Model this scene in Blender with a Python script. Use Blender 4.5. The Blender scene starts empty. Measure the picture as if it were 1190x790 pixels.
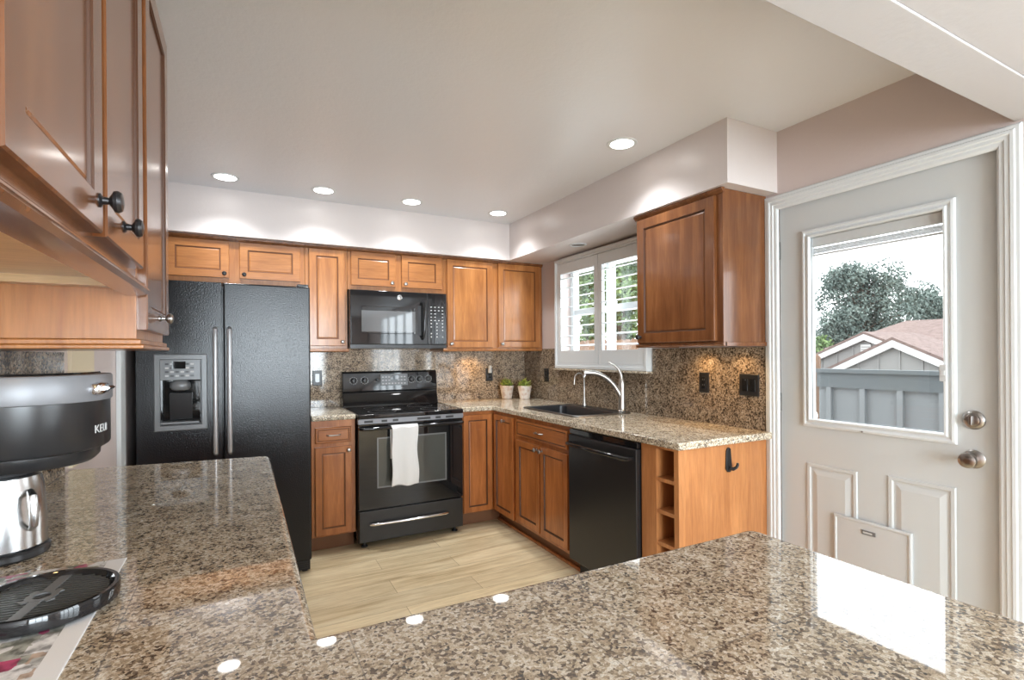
import bpy, bmesh, math, random
from mathutils import Matrix, Vector
PI = math.pi
SC = bpy.context.scene
COL = SC.collection
random.seed(7)

# ------------------------------------------------------------------ camera
YAW, ROLL, FPX = 0.4845, -0.00732, 593.9
s_, c_ = math.sin(YAW), math.cos(YAW)
fwd = Vector((s_, c_, 0)); rt0 = Vector((c_, -s_, 0)); up0 = Vector((0, 0, 1))
rt = rt0 * math.cos(ROLL) + up0 * math.sin(ROLL)
up = -rt0 * math.sin(ROLL) + up0 * math.cos(ROLL)
cam_d = bpy.data.cameras.new('camera'); cam = bpy.data.objects.new('camera', cam_d); COL.objects.link(cam)
m = Matrix.Identity(4)
for i in range(3):
    m[i][0] = rt[i]; m[i][1] = up[i]; m[i][2] = -fwd[i]
m[0][3], m[1][3], m[2][3] = 0, 0, 1.353
cam.matrix_world = m
cam_d.sensor_width = 36; cam_d.lens = 36 * FPX / 1190
cam_d.shift_x = 0; cam_d.shift_y = (411.4 - 395) / 1190
cam_d.clip_start = 0.02; cam_d.clip_end = 200
SC.camera = cam

# ------------------------------------------------------------------ world, exposure, daylight
SC.view_settings.view_transform = 'Standard'; SC.view_settings.look = 'None'
SC.view_settings.exposure = 0.50; SC.view_settings.gamma = 1; SC.view_settings.use_curve_mapping = False
w = bpy.data.worlds.new('overcast_sky'); SC.world = w; w.use_nodes = True
bg = w.node_tree.nodes['Background']; bg.inputs[0].default_value = (0.94, 0.97, 1.0, 1); bg.inputs[1].default_value = 3.6

def area(name, loc, direction, sx, sy, power, col=(1, 1, 1)):
    l = bpy.data.lights.new(name, 'AREA'); l.shape = 'RECTANGLE'; l.size = sx; l.size_y = sy
    l.energy = power; l.color = col
    o = bpy.data.objects.new(name, l); COL.objects.link(o); o.location = loc
    o.rotation_euler = Vector(direction).to_track_quat('-Z', 'Y').to_euler()
    return o
area('daylight_side_window', (2.475, -1.30, 1.47), (-1, 0, 0.0), 2.16, 1.22, 62, (0.80, 0.92, 1.0))
area('daylight_rear_window', (0.62, -3.64, 1.42), (0, 1, 0.12), 2.0, 1.7, 180, (0.80, 0.92, 1.0))
area('daylight_kitchen_window', (2.58, 3.13, 1.70), (-1, 0, -0.15), 1.0, 0.76, 9, (0.95, 0.98, 1.0))

# ------------------------------------------------------------------ materials
def mat(name, base=(0.5, 0.5, 0.5), rough=0.5, metal=0.0, spec=0.5, coat=0.0, coat_rough=0.05, ior=1.5):
    m = bpy.data.materials.new(name); m.use_nodes = True
    b = m.node_tree.nodes['Principled BSDF']
    b.inputs['Base Color'].default_value = (*base, 1); b.inputs['Roughness'].default_value = rough
    b.inputs['Metallic'].default_value = metal; b.inputs['Specular IOR Level'].default_value = spec
    b.inputs['Coat Weight'].default_value = coat; b.inputs['Coat Roughness'].default_value = coat_rough
    b.inputs['IOR'].default_value = ior
    return m
def N(m, t, **kw):
    n = m.node_tree.nodes.new(t)
    for k, v in kw.items(): setattr(n, k, v)
    return n
def L(m, a, b): m.node_tree.links.new(a, b)
def bsdf(m): return m.node_tree.nodes['Principled BSDF']
def coords(m, scale=(1, 1, 1), rot=(0, 0, 0), loc=(0, 0, 0)):
    tc = N(m, 'ShaderNodeTexCoord'); mp = N(m, 'ShaderNodeMapping')
    mp.inputs['Scale'].default_value = scale; mp.inputs['Rotation'].default_value = rot; mp.inputs['Location'].default_value = loc
    L(m, tc.outputs['Object'], mp.inputs[0]); return mp.outputs[0]
def noise(m, vec, scale, detail=3, rough=0.5, dist=0.0):
    n = N(m, 'ShaderNodeTexNoise'); n.inputs['Scale'].default_value = scale; n.inputs['Detail'].default_value = detail
    n.inputs['Roughness'].default_value = rough; n.inputs['Distortion'].default_value = dist
    L(m, vec, n.inputs['Vector']); return n
def ramp(m, fac, stops, interp='LINEAR'):
    r = N(m, 'ShaderNodeValToRGB'); cr = r.color_ramp; cr.interpolation = interp
    while len(cr.elements) < len(stops): cr.elements.new(0.5)
    for e, (p, c) in zip(cr.elements, stops): e.position = p; e.color = (*c, 1)
    L(m, fac, r.inputs[0]); return r.outputs[0]
def bump(m, height, strength=0.2, dist=0.002):
    b = N(m, 'ShaderNodeBump'); b.inputs['Strength'].default_value = strength; b.inputs['Distance'].default_value = dist
    L(m, height, b.inputs['Height']); L(m, b.outputs[0], bsdf(m).inputs['Normal']); return b
def mixc(m, fac, a, b, blend='MIX'):
    x = N(m, 'ShaderNodeMix', data_type='RGBA', blend_type=blend)
    for sock, v in ((x.inputs[0], fac), (x.inputs[6], a), (x.inputs[7], b)):
        if isinstance(v, (int, float)): sock.default_value = v
        elif isinstance(v, tuple): sock.default_value = (*v, 1)
        else: L(m, v, sock)
    return x.outputs[2]
def math_(m, op, a, b=None):
    x = N(m, 'ShaderNodeMath', operation=op)
    for i, v in enumerate((a, b)):
        if v is None: continue
        if isinstance(v, (int, float)): x.inputs[i].default_value = v
        else: L(m, v, x.inputs[i])
    return x.outputs[0]

def wood(name, dark, mid, light, rough=0.32, grain='z', coat=0.35):
    m = mat(name, mid, rough, coat=coat, coat_rough=0.12)
    sc = {'z': (9, 9, 0.8), 'x': (0.8, 9, 9), 'y': (9, 0.8, 9)}[grain]
    v = coords(m, sc)
    n1 = noise(m, v, 2.2, 4, 0.55, 0.6); n2 = noise(m, v, 14, 3, 0.6)
    v2 = coords(m, (1, 1, 1)); n3 = noise(m, v2, 3.0, 2, 0.5)
    c1 = ramp(m, n1.outputs[0], [(0.30, dark), (0.5, mid), (0.72, light)])
    c2 = ramp(m, n2.outputs[0], [(0.35, (0.86, 0.84, 0.82)), (0.7, (1.06, 1.06, 1.06))])
    c3 = ramp(m, n3.outputs[0], [(0.3, (0.88, 0.85, 0.82)), (0.7, (1.08, 1.08, 1.08))])
    c = mixc(m, 1.0, c1, c2, 'MULTIPLY'); c = mixc(m, 1.0, c, c3, 'MULTIPLY')
    L(m, c, bsdf(m).inputs['Base Color'])
    return m
M = {}
M['wood'] = wood('honey_maple', (0.34, 0.125, 0.033), (0.43, 0.17, 0.047), (0.52, 0.225, 0.07))
M['wood_h'] = wood('honey_maple_horizontal', (0.34, 0.125, 0.033), (0.43, 0.17, 0.047), (0.52, 0.225, 0.07), grain='x')
M['wood_red'] = wood('reddish_maple', (0.33, 0.105, 0.027), (0.42, 0.145, 0.037), (0.52, 0.19, 0.055))
M['wood_red_h'] = wood('reddish_maple_horizontal', (0.33, 0.105, 0.027), (0.42, 0.145, 0.037), (0.52, 0.19, 0.055), grain='x')
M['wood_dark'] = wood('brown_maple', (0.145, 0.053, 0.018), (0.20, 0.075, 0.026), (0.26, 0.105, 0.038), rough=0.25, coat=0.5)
M['wood_side'] = wood('maple_side_panel', (0.45, 0.18, 0.06), (0.53, 0.225, 0.08), (0.60, 0.27, 0.10), rough=0.38, coat=0.2)
M['wood_under'] = wood('lit_maple_underside', (0.55, 0.36, 0.19), (0.62, 0.42, 0.22), (0.70, 0.48, 0.27), rough=0.3, grain='y')  # yellow puck glow put into the pale wood colour of the underside
M['glaze'] = mat('dark_glaze_line', (0.08, 0.03, 0.012), 0.4)
M['glaze_lt'] = mat('brown_glaze_line', (0.19, 0.068, 0.022), 0.4)
M['toe'] = mat('toe_kick_brown', (0.20, 0.085, 0.035), 0.5)

def granite(name, stops, scale=150, rough=0.06, seam=True, ior=1.6, seam_col=(0.10, 0.09, 0.085), seam_w=0.0022, axes=(0, 1), offs=(0.135, 0.498), per=0.305, seam_fac=0.75):
    m = mat(name, (0.3, 0.25, 0.2), rough, ior=ior)
    v = coords(m)
    wob = noise(m, v, 60, 2, 0.6)
    mixv = N(m, 'ShaderNodeMix', data_type='VECTOR'); mixv.inputs[0].default_value = 0.012
    L(m, v, mixv.inputs[4]); L(m, wob.outputs['Color'], mixv.inputs[5])
    vo = N(m, 'ShaderNodeTexVoronoi'); vo.inputs['Scale'].default_value = scale; L(m, mixv.outputs[1], vo.inputs['Vector'])
    sep = N(m, 'ShaderNodeSeparateColor'); L(m, vo.outputs['Color'], sep.inputs[0])
    big = noise(m, v, 22, 4, 0.6)
    f = math_(m, 'ADD', math_(m, 'MULTIPLY', sep.outputs[0], 0.62), math_(m, 'MULTIPLY', math_(m, 'SUBTRACT', big.outputs[0], 0.5), 0.75))
    f = math_(m, 'ADD', f, 0.19)
    c = ramp(m, f, stops, 'LINEAR')
    fine = noise(m, v, 420, 2, 0.6)
    c = mixc(m, 1.0, c, ramp(m, fine.outputs[0], [(0.3, (0.62, 0.6, 0.58)), (0.65, (1.2, 1.2, 1.2))]), 'MULTIPLY')
    if seam:
        sx = N(m, 'ShaderNodeSeparateXYZ'); L(m, v, sx.inputs[0])
        ms = []
        for a, o in zip(axes, offs):
            q = math_(m, 'DIVIDE', math_(m, 'SUBTRACT', sx.outputs[a], o - seam_w / 2), per)
            q = math_(m, 'FRACT', q)
            ms.append(math_(m, 'LESS_THAN', q, seam_w / per))
        mm = math_(m, 'MAXIMUM', ms[0], ms[1])
        c = mixc(m, math_(m, 'MULTIPLY', mm, seam_fac), c, seam_col)
        bump(m, math_(m, 'SUBTRACT', 1.0, mm), 0.25, 0.0008)
    L(m, c, bsdf(m).inputs['Base Color'])
    return m
GS = [(0.06, (0.045, 0.037, 0.032)), (0.26, (0.14, 0.105, 0.077)), (0.40, (0.34, 0.262, 0.178)), (0.58, (0.52, 0.42, 0.30)), (0.78, (0.67, 0.59, 0.475)), (0.95, (0.76, 0.71, 0.62))]
M['granite'] = granite('speckled_granite_tile', GS, 220, 0.03, True, 2.0, seam_fac=0.5)
GC = [(a, tuple(min(.85, x * k + 0.03) for x, k in zip(b, (1.25, 1.32, 1.36)))) for a, b in GS]
M['granite_counter'] = granite('speckled_granite_counter', GC, 170, 0.10, False, 1.55)
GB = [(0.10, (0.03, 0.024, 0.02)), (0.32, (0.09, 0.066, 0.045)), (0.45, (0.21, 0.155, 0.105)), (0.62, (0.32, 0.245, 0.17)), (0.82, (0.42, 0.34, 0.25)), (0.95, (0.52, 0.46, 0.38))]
GBX = [(a, tuple(x * 1.4 + 0.01 for x in b)) for a, b in GB]  # lighter copy of the same granite, window sheen put into its colour
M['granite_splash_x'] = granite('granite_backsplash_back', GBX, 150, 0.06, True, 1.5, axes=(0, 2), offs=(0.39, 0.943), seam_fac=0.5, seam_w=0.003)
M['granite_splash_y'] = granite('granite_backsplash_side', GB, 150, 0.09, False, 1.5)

def paint(name, col, rough=0.45, bs=0.15, scale=180, spec=0.5):
    m = mat(name, col, rough, spec=spec)
    v = coords(m); n = noise(m, v, scale, 3, 0.6); n2 = noise(m, v, scale * 0.3, 3, 0.55)
    bump(m, math_(m, 'ADD', n.outputs[0], n2.outputs[0]), bs, 0.004)
    return m
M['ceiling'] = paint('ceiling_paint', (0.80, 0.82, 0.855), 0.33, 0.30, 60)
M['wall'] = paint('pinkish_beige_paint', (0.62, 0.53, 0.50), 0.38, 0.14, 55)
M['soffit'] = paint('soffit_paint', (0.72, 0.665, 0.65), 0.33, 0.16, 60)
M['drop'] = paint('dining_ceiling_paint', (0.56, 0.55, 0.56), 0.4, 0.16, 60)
M['white'] = mat('white_trim_paint', (0.72, 0.76, 0.775), 0.35)
M['door_white'] = mat('door_white_paint', (0.61, 0.64, 0.645), 0.4)
M['plastic_white'] = mat('white_plastic', (0.60, 0.62, 0.625), 0.4)
M['cream'] = mat('cream_paint', (0.74, 0.64, 0.46), 0.5)

mm_ = M['floor'] = mat('oak_vinyl_plank', (0.6, 0.45, 0.28), 0.38)
v = coords(mm_, (1, 1, 1))
br = N(mm_, 'ShaderNodeTexBrick'); br.offset = 0.37; br.inputs['Scale'].default_value = 1; br.inputs['Brick Width'].default_value = 1.22
br.inputs['Row Height'].default_value = 0.18; br.inputs['Mortar Size'].default_value = 0.0012; br.inputs['Bias'].default_value = 0.0
br.inputs['Color1'].default_value = (0.0, 0.0, 0.0, 1); br.inputs['Color2'].default_value = (1, 1, 1, 1); br.inputs['Mortar'].default_value = (0.5, 0.5, 0.5, 1)
L(mm_, v, br.inputs['Vector'])
gv = coords(mm_, (0.9, 9, 9)); g1 = noise(mm_, gv, 1.6, 5, 0.6, 0.8); g2 = noise(mm_, gv, 9, 3, 0.6)
cA = ramp(mm_, g1.outputs[0], [(0.28, (0.46, 0.34, 0.19)), (0.42, (0.68, 0.54, 0.335)), (0.6, (0.80, 0.67, 0.45)), (0.8, (0.86, 0.75, 0.55))])
cB = mixc(mm_, 1.0, cA, ramp(mm_, g2.outputs[0], [(0.3, (0.86, 0.84, 0.8)), (0.7, (1.08, 1.08, 1.08))]), 'MULTIPLY')
cC = mixc(mm_, 1.0, cB, ramp(mm_, br.outputs['Color'], [(0, (0.88, 0.87, 0.85)), (1, (1.06, 1.06, 1.05))]), 'MULTIPLY')
cD = mixc(mm_, br.outputs['Fac'], cC, (0.25, 0.17, 0.09)); L(mm_, cD, bsdf(mm_).inputs['Base Color'])

M['black_gloss'] = mat('black_gloss_enamel', (0.012, 0.012, 0.013), 0.04)
M['black_glass'] = mat('black_ceramic_glass', (0.010, 0.010, 0.011), 0.03)
M['black_satin'] = mat('black_satin', (0.018, 0.018, 0.019), 0.28)
M['black_matte'] = mat('black_matte_plastic', (0.022, 0.022, 0.024), 0.5)
M['oven_glass'] = mat('oven_window_glass', (0.075, 0.078, 0.07), 0.03)
M['micro_glass'] = mat('microwave_window_screen', (0.13, 0.135, 0.14), 0.03)
fr = M['fridge'] = mat('pebbled_black_enamel', (0.011, 0.012, 0.014), 0.17, spec=0.4)
fv = coords(fr); fn = noise(fr, fv, 150, 2, 0.5); bump(fr, fn.outputs[0], 0.55, 0.002)
M['handle_grey'] = mat('grey_satin_handle', (0.42, 0.42, 0.43), 0.35, 0.6)
M['grey_plastic'] = mat('grey_plastic', (0.17, 0.175, 0.18), 0.35, 0.2)
M['grey_lt'] = mat('light_grey_marking', (0.5, 0.5, 0.5), 0.5)
M['chrome'] = mat('chrome', (0.75, 0.75, 0.76), 0.12, 1.0)
M['steel'] = mat('brushed_steel', (0.62, 0.62, 0.62), 0.24, 1.0)
M['nickel'] = mat('satin_nickel', (0.50, 0.48, 0.45), 0.36, 1.0)
M['nickel_dk'] = mat('aged_nickel', (0.36, 0.35, 0.34), 0.28, 1.0)
M['bronze'] = mat('dark_bronze', (0.035, 0.033, 0.034), 0.3, 0.5)
M['sink'] = mat('black_composite_sink', (0.02, 0.021, 0.024), 0.35)
M['silver'] = mat('silver_plastic', (0.23, 0.235, 0.25), 0.42, 0.3)
M['pot'] = mat('whitewashed_terracotta', (0.75, 0.66, 0.58), 0.7)
pm = M['pot']; pn = noise(pm, coords(pm), 40, 3); L(pm, ramp(pm, pn.outputs[0], [(0.35, (0.66, 0.50, 0.40)), (0.55, (0.80, 0.73, 0.66))]), bsdf(pm).inputs['Base Color'])
M['leaf'] = mat('pale_green_leaf', (0.55, 0.60, 0.14), 0.5)
M['leaf_dk'] = mat('green_leaf', (0.26, 0.36, 0.07), 0.5)
M['soil'] = mat('potting_soil', (0.05, 0.035, 0.025), 0.9)
tm = M['towel'] = mat('white_waffle_towel', (0.82, 0.82, 0.81), 0.9)
tv = coords(tm, (1, 1, 1)); wv = N(tm, 'ShaderNodeTexChecker'); wv.inputs['Scale'].default_value = 160; L(tm, tv, wv.inputs[0]); bump(tm, wv.outputs['Fac'], 0.25, 0.001)
M['rub_brown'] = mat('red_brown_shingle', (0.07, 0.04, 0.03), 0.9)
sn = noise(M['rub_brown'], coords(M['rub_brown'], (1, 1, 3)), 7, 4, 0.7); L(M['rub_brown'], ramp(M['rub_brown'], sn.outputs[0], [(0.3, (0.10, 0.068, 0.06)), (0.7, (0.20, 0.145, 0.13))]), bsdf(M['rub_brown']).inputs['Base Color'])
M['siding'] = mat('grey_siding', (0.22, 0.22, 0.215), 0.8)
M['ext_white'] = mat('white_fascia', (0.55, 0.55, 0.54), 0.7)
M['fence'] = mat('blue_grey_fence', (0.16, 0.175, 0.18), 0.7)
M['fence_dk'] = mat('blue_grey_fence_rail', (0.085, 0.10, 0.105), 0.7)
M['fence_brown'] = wood('weathered_brown_fence', (0.13, 0.075, 0.045), (0.17, 0.10, 0.06), (0.22, 0.14, 0.09), rough=0.8, coat=0)
M['concrete'] = mat('patio_concrete', (0.22, 0.21, 0.20), 0.9)
nm = M['needle'] = mat('pine_needles', (0.035, 0.06, 0.035), 0.8)
L(nm, ramp(nm, noise(nm, coords(nm), 1.6, 3).outputs[0], [(0.35, (0.075, 0.105, 0.095)), (0.65, (0.17, 0.215, 0.19))]), bsdf(nm).inputs['Base Color'])
lm = M['tree_leaf'] = mat('tree_leaves', (0.09, 0.15, 0.05), 0.8)
L(lm, ramp(lm, noise(lm, coords(lm), 2.2, 3).outputs[0], [(0.35, (0.05, 0.09, 0.035)), (0.65, (0.19, 0.28, 0.10))]), bsdf(lm).inputs['Base Color'])
M['bark'] = mat('bark', (0.10, 0.075, 0.06), 0.9)

def emis(name, col, st):
    m = bpy.data.materials.new(name); m.use_nodes = True; nt = m.node_tree; nt.nodes.clear()
    e = nt.nodes.new('ShaderNodeEmission'); e.inputs[0].default_value = (*col, 1); e.inputs[1].default_value = st
    o = nt.nodes.new('ShaderNodeOutputMaterial'); nt.links.new(e.outputs[0], o.inputs[0]); return m
M['lamp'] = emis('lit_lamp_lens', (1, 0.97, 0.93), 9)
M['lamp_warm'] = emis('lit_warm_lens', (1, 0.78, 0.45), 6)
def glassy(name, tint=(1, 1, 1), ior=1.45):
    m = bpy.data.materials.new(name); m.use_nodes = True; nt = m.node_tree; nt.nodes.clear()
    t = nt.nodes.new('ShaderNodeBsdfTransparent'); t.inputs[0].default_value = (*tint, 1)
    g = nt.nodes.new('ShaderNodeBsdfGlossy'); g.inputs['Roughness'].default_value = 0.0
    f = nt.nodes.new('ShaderNodeFresnel'); f.inputs[0].default_value = ior
    x = nt.nodes.new('ShaderNodeMixShader'); o = nt.nodes.new('ShaderNodeOutputMaterial')
    ge = nt.nodes.new('ShaderNodeNewGeometry'); mr = nt.nodes.new('ShaderNodeMapRange'); mr.inputs[3].default_value = ior; mr.inputs[4].default_value = 1 / ior
    nt.links.new(ge.outputs['Backfacing'], mr.inputs[0]); nt.links.new(mr.outputs[0], f.inputs[0])
    nt.links.new(f.outputs[0], x.inputs[0]); nt.links.new(t.outputs[0], x.inputs[1]); nt.links.new(g.outputs[0], x.inputs[2]); nt.links.new(x.outputs[0], o.inputs[0])
    return m
M['glass'] = glassy('window_glass', (0.97, 0.98, 0.98))
M['grille_grey'] = mat('worn_black_grille', (0.06, 0.06, 0.058), 0.35)
pp = M['paper'] = mat('magazine_paper', (0.8, 0.8, 0.8), 0.4)
pv = coords(pp, (1, 1, 1))
pvo = N(pp, 'ShaderNodeTexVoronoi', distance='CHEBYCHEV'); pvo.inputs['Scale'].default_value = 45; L(pp, pv, pvo.inputs['Vector'])
sp = N(pp, 'ShaderNodeSeparateColor'); L(pp, pvo.outputs['Color'], sp.inputs[0])
pc = ramp(pp, sp.outputs[0], [(0.0, (0.80, 0.80, 0.80)), (0.25, (0.42, 0.43, 0.38)), (0.5, (0.20, 0.22, 0.15)), (0.62, (0.55, 0.42, 0.33)), (0.75, (0.5, 0.5, 0.48)), (0.9, (0.5, 0.08, 0.18))], 'CONSTANT')
pn2 = noise(pp, pv, 60, 3); pc = mixc(pp, 0.9, pc, ramp(pp, pn2.outputs[0], [(0.35, (0.25, 0.25, 0.24)), (0.5, (0.8, 0.8, 0.8)), (0.7, (1.1, 1.1, 1.1))]), 'MULTIPLY')
px = N(pp, 'ShaderNodeSeparateXYZ'); L(pp, pv, px.inputs[0])
border = math_(pp, 'GREATER_THAN', px.outputs[0], 0.085)
L(pp, mixc(pp, border, pc, (0.78, 0.78, 0.78)), bsdf(pp).inputs['Base Color'])

# ------------------------------------------------------------------ mesh builder
class MB:
    def __init__(self): self.v = []; self.f = []; self.mi = []; self.T = Matrix.Identity(4)
    def add(self, vs, fs, mi=0, T=None):
        T = self.T @ T if T is not None else self.T
        n = len(self.v); self.v += [tuple(T @ Vector(p)) for p in vs]
        for f in fs: self.f.append([n + i for i in f]); self.mi.append(mi)
        return self
    def box(self, a, b, mi=0, T=None):
        (x0, y0, z0), (x1, y1, z1) = [min(p, q) for p, q in zip(a, b)], [max(p, q) for p, q in zip(a, b)]
        vs = [(x0, y0, z0), (x1, y0, z0), (x1, y1, z0), (x0, y1, z0), (x0, y0, z1), (x1, y0, z1), (x1, y1, z1), (x0, y1, z1)]
        return self.add(vs, [(0, 3, 2, 1), (4, 5, 6, 7), (0, 1, 5, 4), (1, 2, 6, 5), (2, 3, 7, 6), (3, 0, 4, 7)], mi, T)
    def lathe(self, prof, T=None, seg=24, mi=0, cap=True):
        vs = []; fs = []
        for r, z in prof:
            for k in range(seg):
                a = 2 * PI * k / seg; vs.append((r * math.cos(a), r * math.sin(a), z))
        for i in range(len(prof) - 1):
            for k in range(seg):
                k2 = (k + 1) % seg; fs.append((i * seg + k, i * seg + k2, (i + 1) * seg + k2, (i + 1) * seg + k))
        if cap:
            fs.append(tuple(reversed(range(seg)))); fs.append(tuple(range((len(prof) - 1) * seg, len(prof) * seg)))
        return self.add(vs, fs, mi, T)
    def cyl(self, p0, p1, r, seg=20, mi=0, r2=None):
        p0, p1 = Vector(p0), Vector(p1); d = p1 - p0
        T = Matrix.Translation(p0) @ d.to_track_quat('Z', 'Y').to_matrix().to_4x4()
        return self.lathe([(r, 0), (r if r2 is None else r2, d.length)], T, seg, mi)
    def tube(self, pts, r, seg=12, mi=0, closed=False):
        pts = [Vector(p) for p in pts]; n = len(pts)
        rs = r if isinstance(r, (list, tuple)) else [r] * n
        vs = []; fs = []; prev = None
        for i, p in enumerate(pts):
            t = (pts[min(i + 1, n - 1)] - pts[max(i - 1, 0)]).normalized()
            if prev is None:
                a = Vector((0, 0, 1)) if abs(t.z) < 0.9 else Vector((1, 0, 0))
                u = t.cross(a).normalized()
            else: u = (prev - t * prev.dot(t)).normalized()
            prev = u; w_ = t.cross(u)
            for k in range(seg):
                q = 2 * PI * k / seg; vs.append(tuple(p + (u * math.cos(q) + w_ * math.sin(q)) * rs[i]))
        for i in range(n - 1):
            for k in range(seg):
                k2 = (k + 1) % seg; fs.append((i * seg + k, i * seg + k2, (i + 1) * seg + k2, (i + 1) * seg + k))
        fs.append(tuple(reversed(range(seg)))); fs.append(tuple(range((n - 1) * seg, n * seg)))
        return self.add(vs, fs, mi)
    def rings(self, w, h, rg, mi=0, T=None, mids=None, back=True, hole=False):
        """stepped rectangle in the xz plane from (0,0) to (w,h); rg = [(inset, y), ...] from the back edge inward"""
        vs = []; fs = []; ms = []
        for ins, y in rg: vs += [(ins, y, ins), (w - ins, y, ins), (w - ins, y, h - ins), (ins, y, h - ins)]
        for i in range(len(rg) - 1):
            for k in range(4):
                k2 = (k + 1) % 4; fs.append((i * 4 + k, i * 4 + k2, (i + 1) * 4 + k2, (i + 1) * 4 + k)); ms.append(mids[i] if mids else mi)
        if not hole:
            b = (len(rg) - 1) * 4; fs.append((b, b + 1, b + 2, b + 3)); ms.append(mi)
            if back: fs.append((3, 2, 1, 0)); ms.append(mi)
        else:
            b = (len(rg) - 1) * 4
            for k in range(4):
                k2 = (k + 1) % 4; fs.append((b + k, b + k2, k2, k)); ms.append(mi)
        n = len(self.v); TT = self.T @ T if T is not None else self.T
        self.v += [tuple(TT @ Vector(p)) for p in vs]
        for f, q in zip(fs, ms): self.f.append([n + i for i in f]); self.mi.append(q)
        return self
    def prism(self, poly, axis, a, b, mi=0):
        """extrude a 2D polygon along an axis from a to b"""
        def P(p, t):
            if axis == 'x': return (t, p[0], p[1])
            if axis == 'y': return (p[0], t, p[1])
            return (p[0], p[1], t)
        n = len(poly); vs = [P(p, a) for p in poly] + [P(p, b) for p in poly]
        fs = [tuple(range(n)), tuple(reversed(range(n, 2 * n)))] + [(i, n + i, n + (i + 1) % n, (i + 1) % n) for i in range(n)]
        return self.add(vs, fs, mi)
    def build(self, name, mats, parent=None, bevel=0, smooth=35, seg=2):
        me = bpy.data.meshes.new(name); me.from_pydata(self.v, [], self.f)
        for q in (mats if isinstance(mats, (list, tuple)) else [mats]): me.materials.append(M[q] if isinstance(q, str) else q)
        me.polygons.foreach_set('material_index', self.mi)
        bm = bmesh.new(); bm.from_mesh(me); bmesh.ops.recalc_face_normals(bm, faces=bm.faces); bm.to_mesh(me); bm.free()
        if smooth:
            me.polygons.foreach_set('use_smooth', [True] * len(me.polygons)); me.set_sharp_from_angle(angle=math.radians(smooth))
        me.update()
        o = bpy.data.objects.new(name, me); COL.objects.link(o)
        if parent is not None: o.parent = parent
        if bevel:
            b = o.modifiers.new('bevel', 'BEVEL'); b.width = bevel; b.segments = seg; b.limit_method = 'ANGLE'; b.angle_limit = math.radians(40)
            b.harden_normals = True
        return o
def tag(o, label=None, cat=None, group=None, kind=None):
    if label: o['label'] = label
    if cat: o['category'] = cat
    if group: o['group'] = group
    if kind: o['kind'] = kind
    return o
def thing(name, label, cat, loc=(0, 0, 0), rz=0, group=None, kind=None):
    o = bpy.data.objects.new(name, None); COL.objects.link(o); o.location = loc; o.rotation_euler = (0, 0, rz)
    o.empty_display_size = 0.1
    return tag(o, label, cat, group, kind)
def struct(o, label=None): return tag(o, label, None, None, 'structure')
def copy_tree(o, parent=None):
    c = o.copy(); COL.objects.link(c); c.parent = parent
    for ch in [x for x in bpy.data.objects if x.parent == o]: copy_tree(ch, c)
    return c
def txt(s, size, depth=0.0008):
    cu = bpy.data.curves.new('lettering', 'FONT'); cu.body = s; cu.size = size; cu.extrude = depth; cu.align_x = 'LEFT'
    o = bpy.data.objects.new('lettering', cu); COL.objects.link(o)
    bpy.context.view_layer.update()
    me = o.to_mesh(); vs = [tuple(v.co) for v in me.vertices]; fs = [tuple(p.vertices) for p in me.polygons]
    o.to_mesh_clear(); bpy.data.objects.remove(o); bpy.data.curves.remove(cu)
    return vs, fs

# ------------------------------------------------------------------ key planes
WX, WY = 2.414, 4.32        # right wall, back wall
LX = -0.57                  # left wall
SX, SY = 2.046, 3.918       # soffit faces
SOF, CEIL = 2.164, 2.474
CT, CTH = 0.943, 0.036      # counter top, its thickness
UB = 1.40                   # underside of the upper cabinets
HY0, HY1 = 0.63, 0.767      # header between kitchen and dining area
REAR = -3.5

# ------------------------------------------------------------------ room shell
mb = MB(); mb.box((-2.2, REAR - 0.15, -0.12), (WX + 0.15, WY + 0.15, 0)); struct(mb.build('floor', 'floor', smooth=0), 'light oak plank floor')
mb = MB(); mb.box((-2.2, REAR - 0.15, CEIL), (WX + 0.15, WY + 0.15, CEIL + 0.12)); struct(mb.build('ceiling', 'ceiling', smooth=0), 'white textured ceiling')
mb = MB(); mb.box((-2.2, WY, 0), (WX + 0.15, WY + 0.15, CEIL)); struct(mb.build('wall_back', 'wall', smooth=0))
# right wall with openings: patio windows, door, kitchen window
DY0, DY1, DZ = 0.800, 1.680, 2.098       # door opening
KY0, KY1, KZ0, KZ1 = 2.62, 3.64, 1.30, 2.08
PY0, PY1, PZ0, PZ1 = -2.40, -0.20, 0.85, 2.10
def wall_y(x0, x1, y0, y1, z0, z1, holes):
    ys = sorted({y0, y1, *[h[0] for h in holes], *[h[1] for h in holes]}); mb = MB()
    for a, b in zip(ys, ys[1:]):
        hs = [h for h in holes if h[0] <= a and h[1] >= b]
        z = z0
        for h in sorted(hs, key=lambda q: q[2]):
            if h[2] > z: mb.box((x0, a, z), (x1, b, h[2]))
            z = h[3]
        if z < z1: mb.box((x0, a, z), (x1, b, z1))
    return mb
mb = wall_y(WX, WX + 0.15, REAR - 0.15, WY, 0, CEIL, [(DY0, DY1, 0, DZ), (KY0, KY1, KZ0, KZ1), (PY0, PY1, PZ0, PZ1)])
struct(mb.build('wall_right', 'wall', smooth=0))
mb = MB(); mb.box((LX - 0.15, REAR, 0), (LX, WY, CEIL)); struct(mb.build('wall_left', 'wall', smooth=0))
mb = MB()
mb.box((LX, REAR - 0.15, 0), (WX, REAR, 0.55)); mb.box((LX, REAR - 0.15, 2.3), (WX, REAR, CEIL)); mb.box((1.65, REAR - 0.15, 0.55), (WX, REAR, 2.3)); mb.box((LX, REAR - 0.15, 0.55), (-0.4, REAR, 2.3))
struct(mb.build('wall_rear', 'wall', smooth=0))
mb = MB(); mb.box((LX, SY, SOF), (WX, WY, CEIL)); mb.box((SX, 1.672, SOF), (WX, SY, CEIL))
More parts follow.
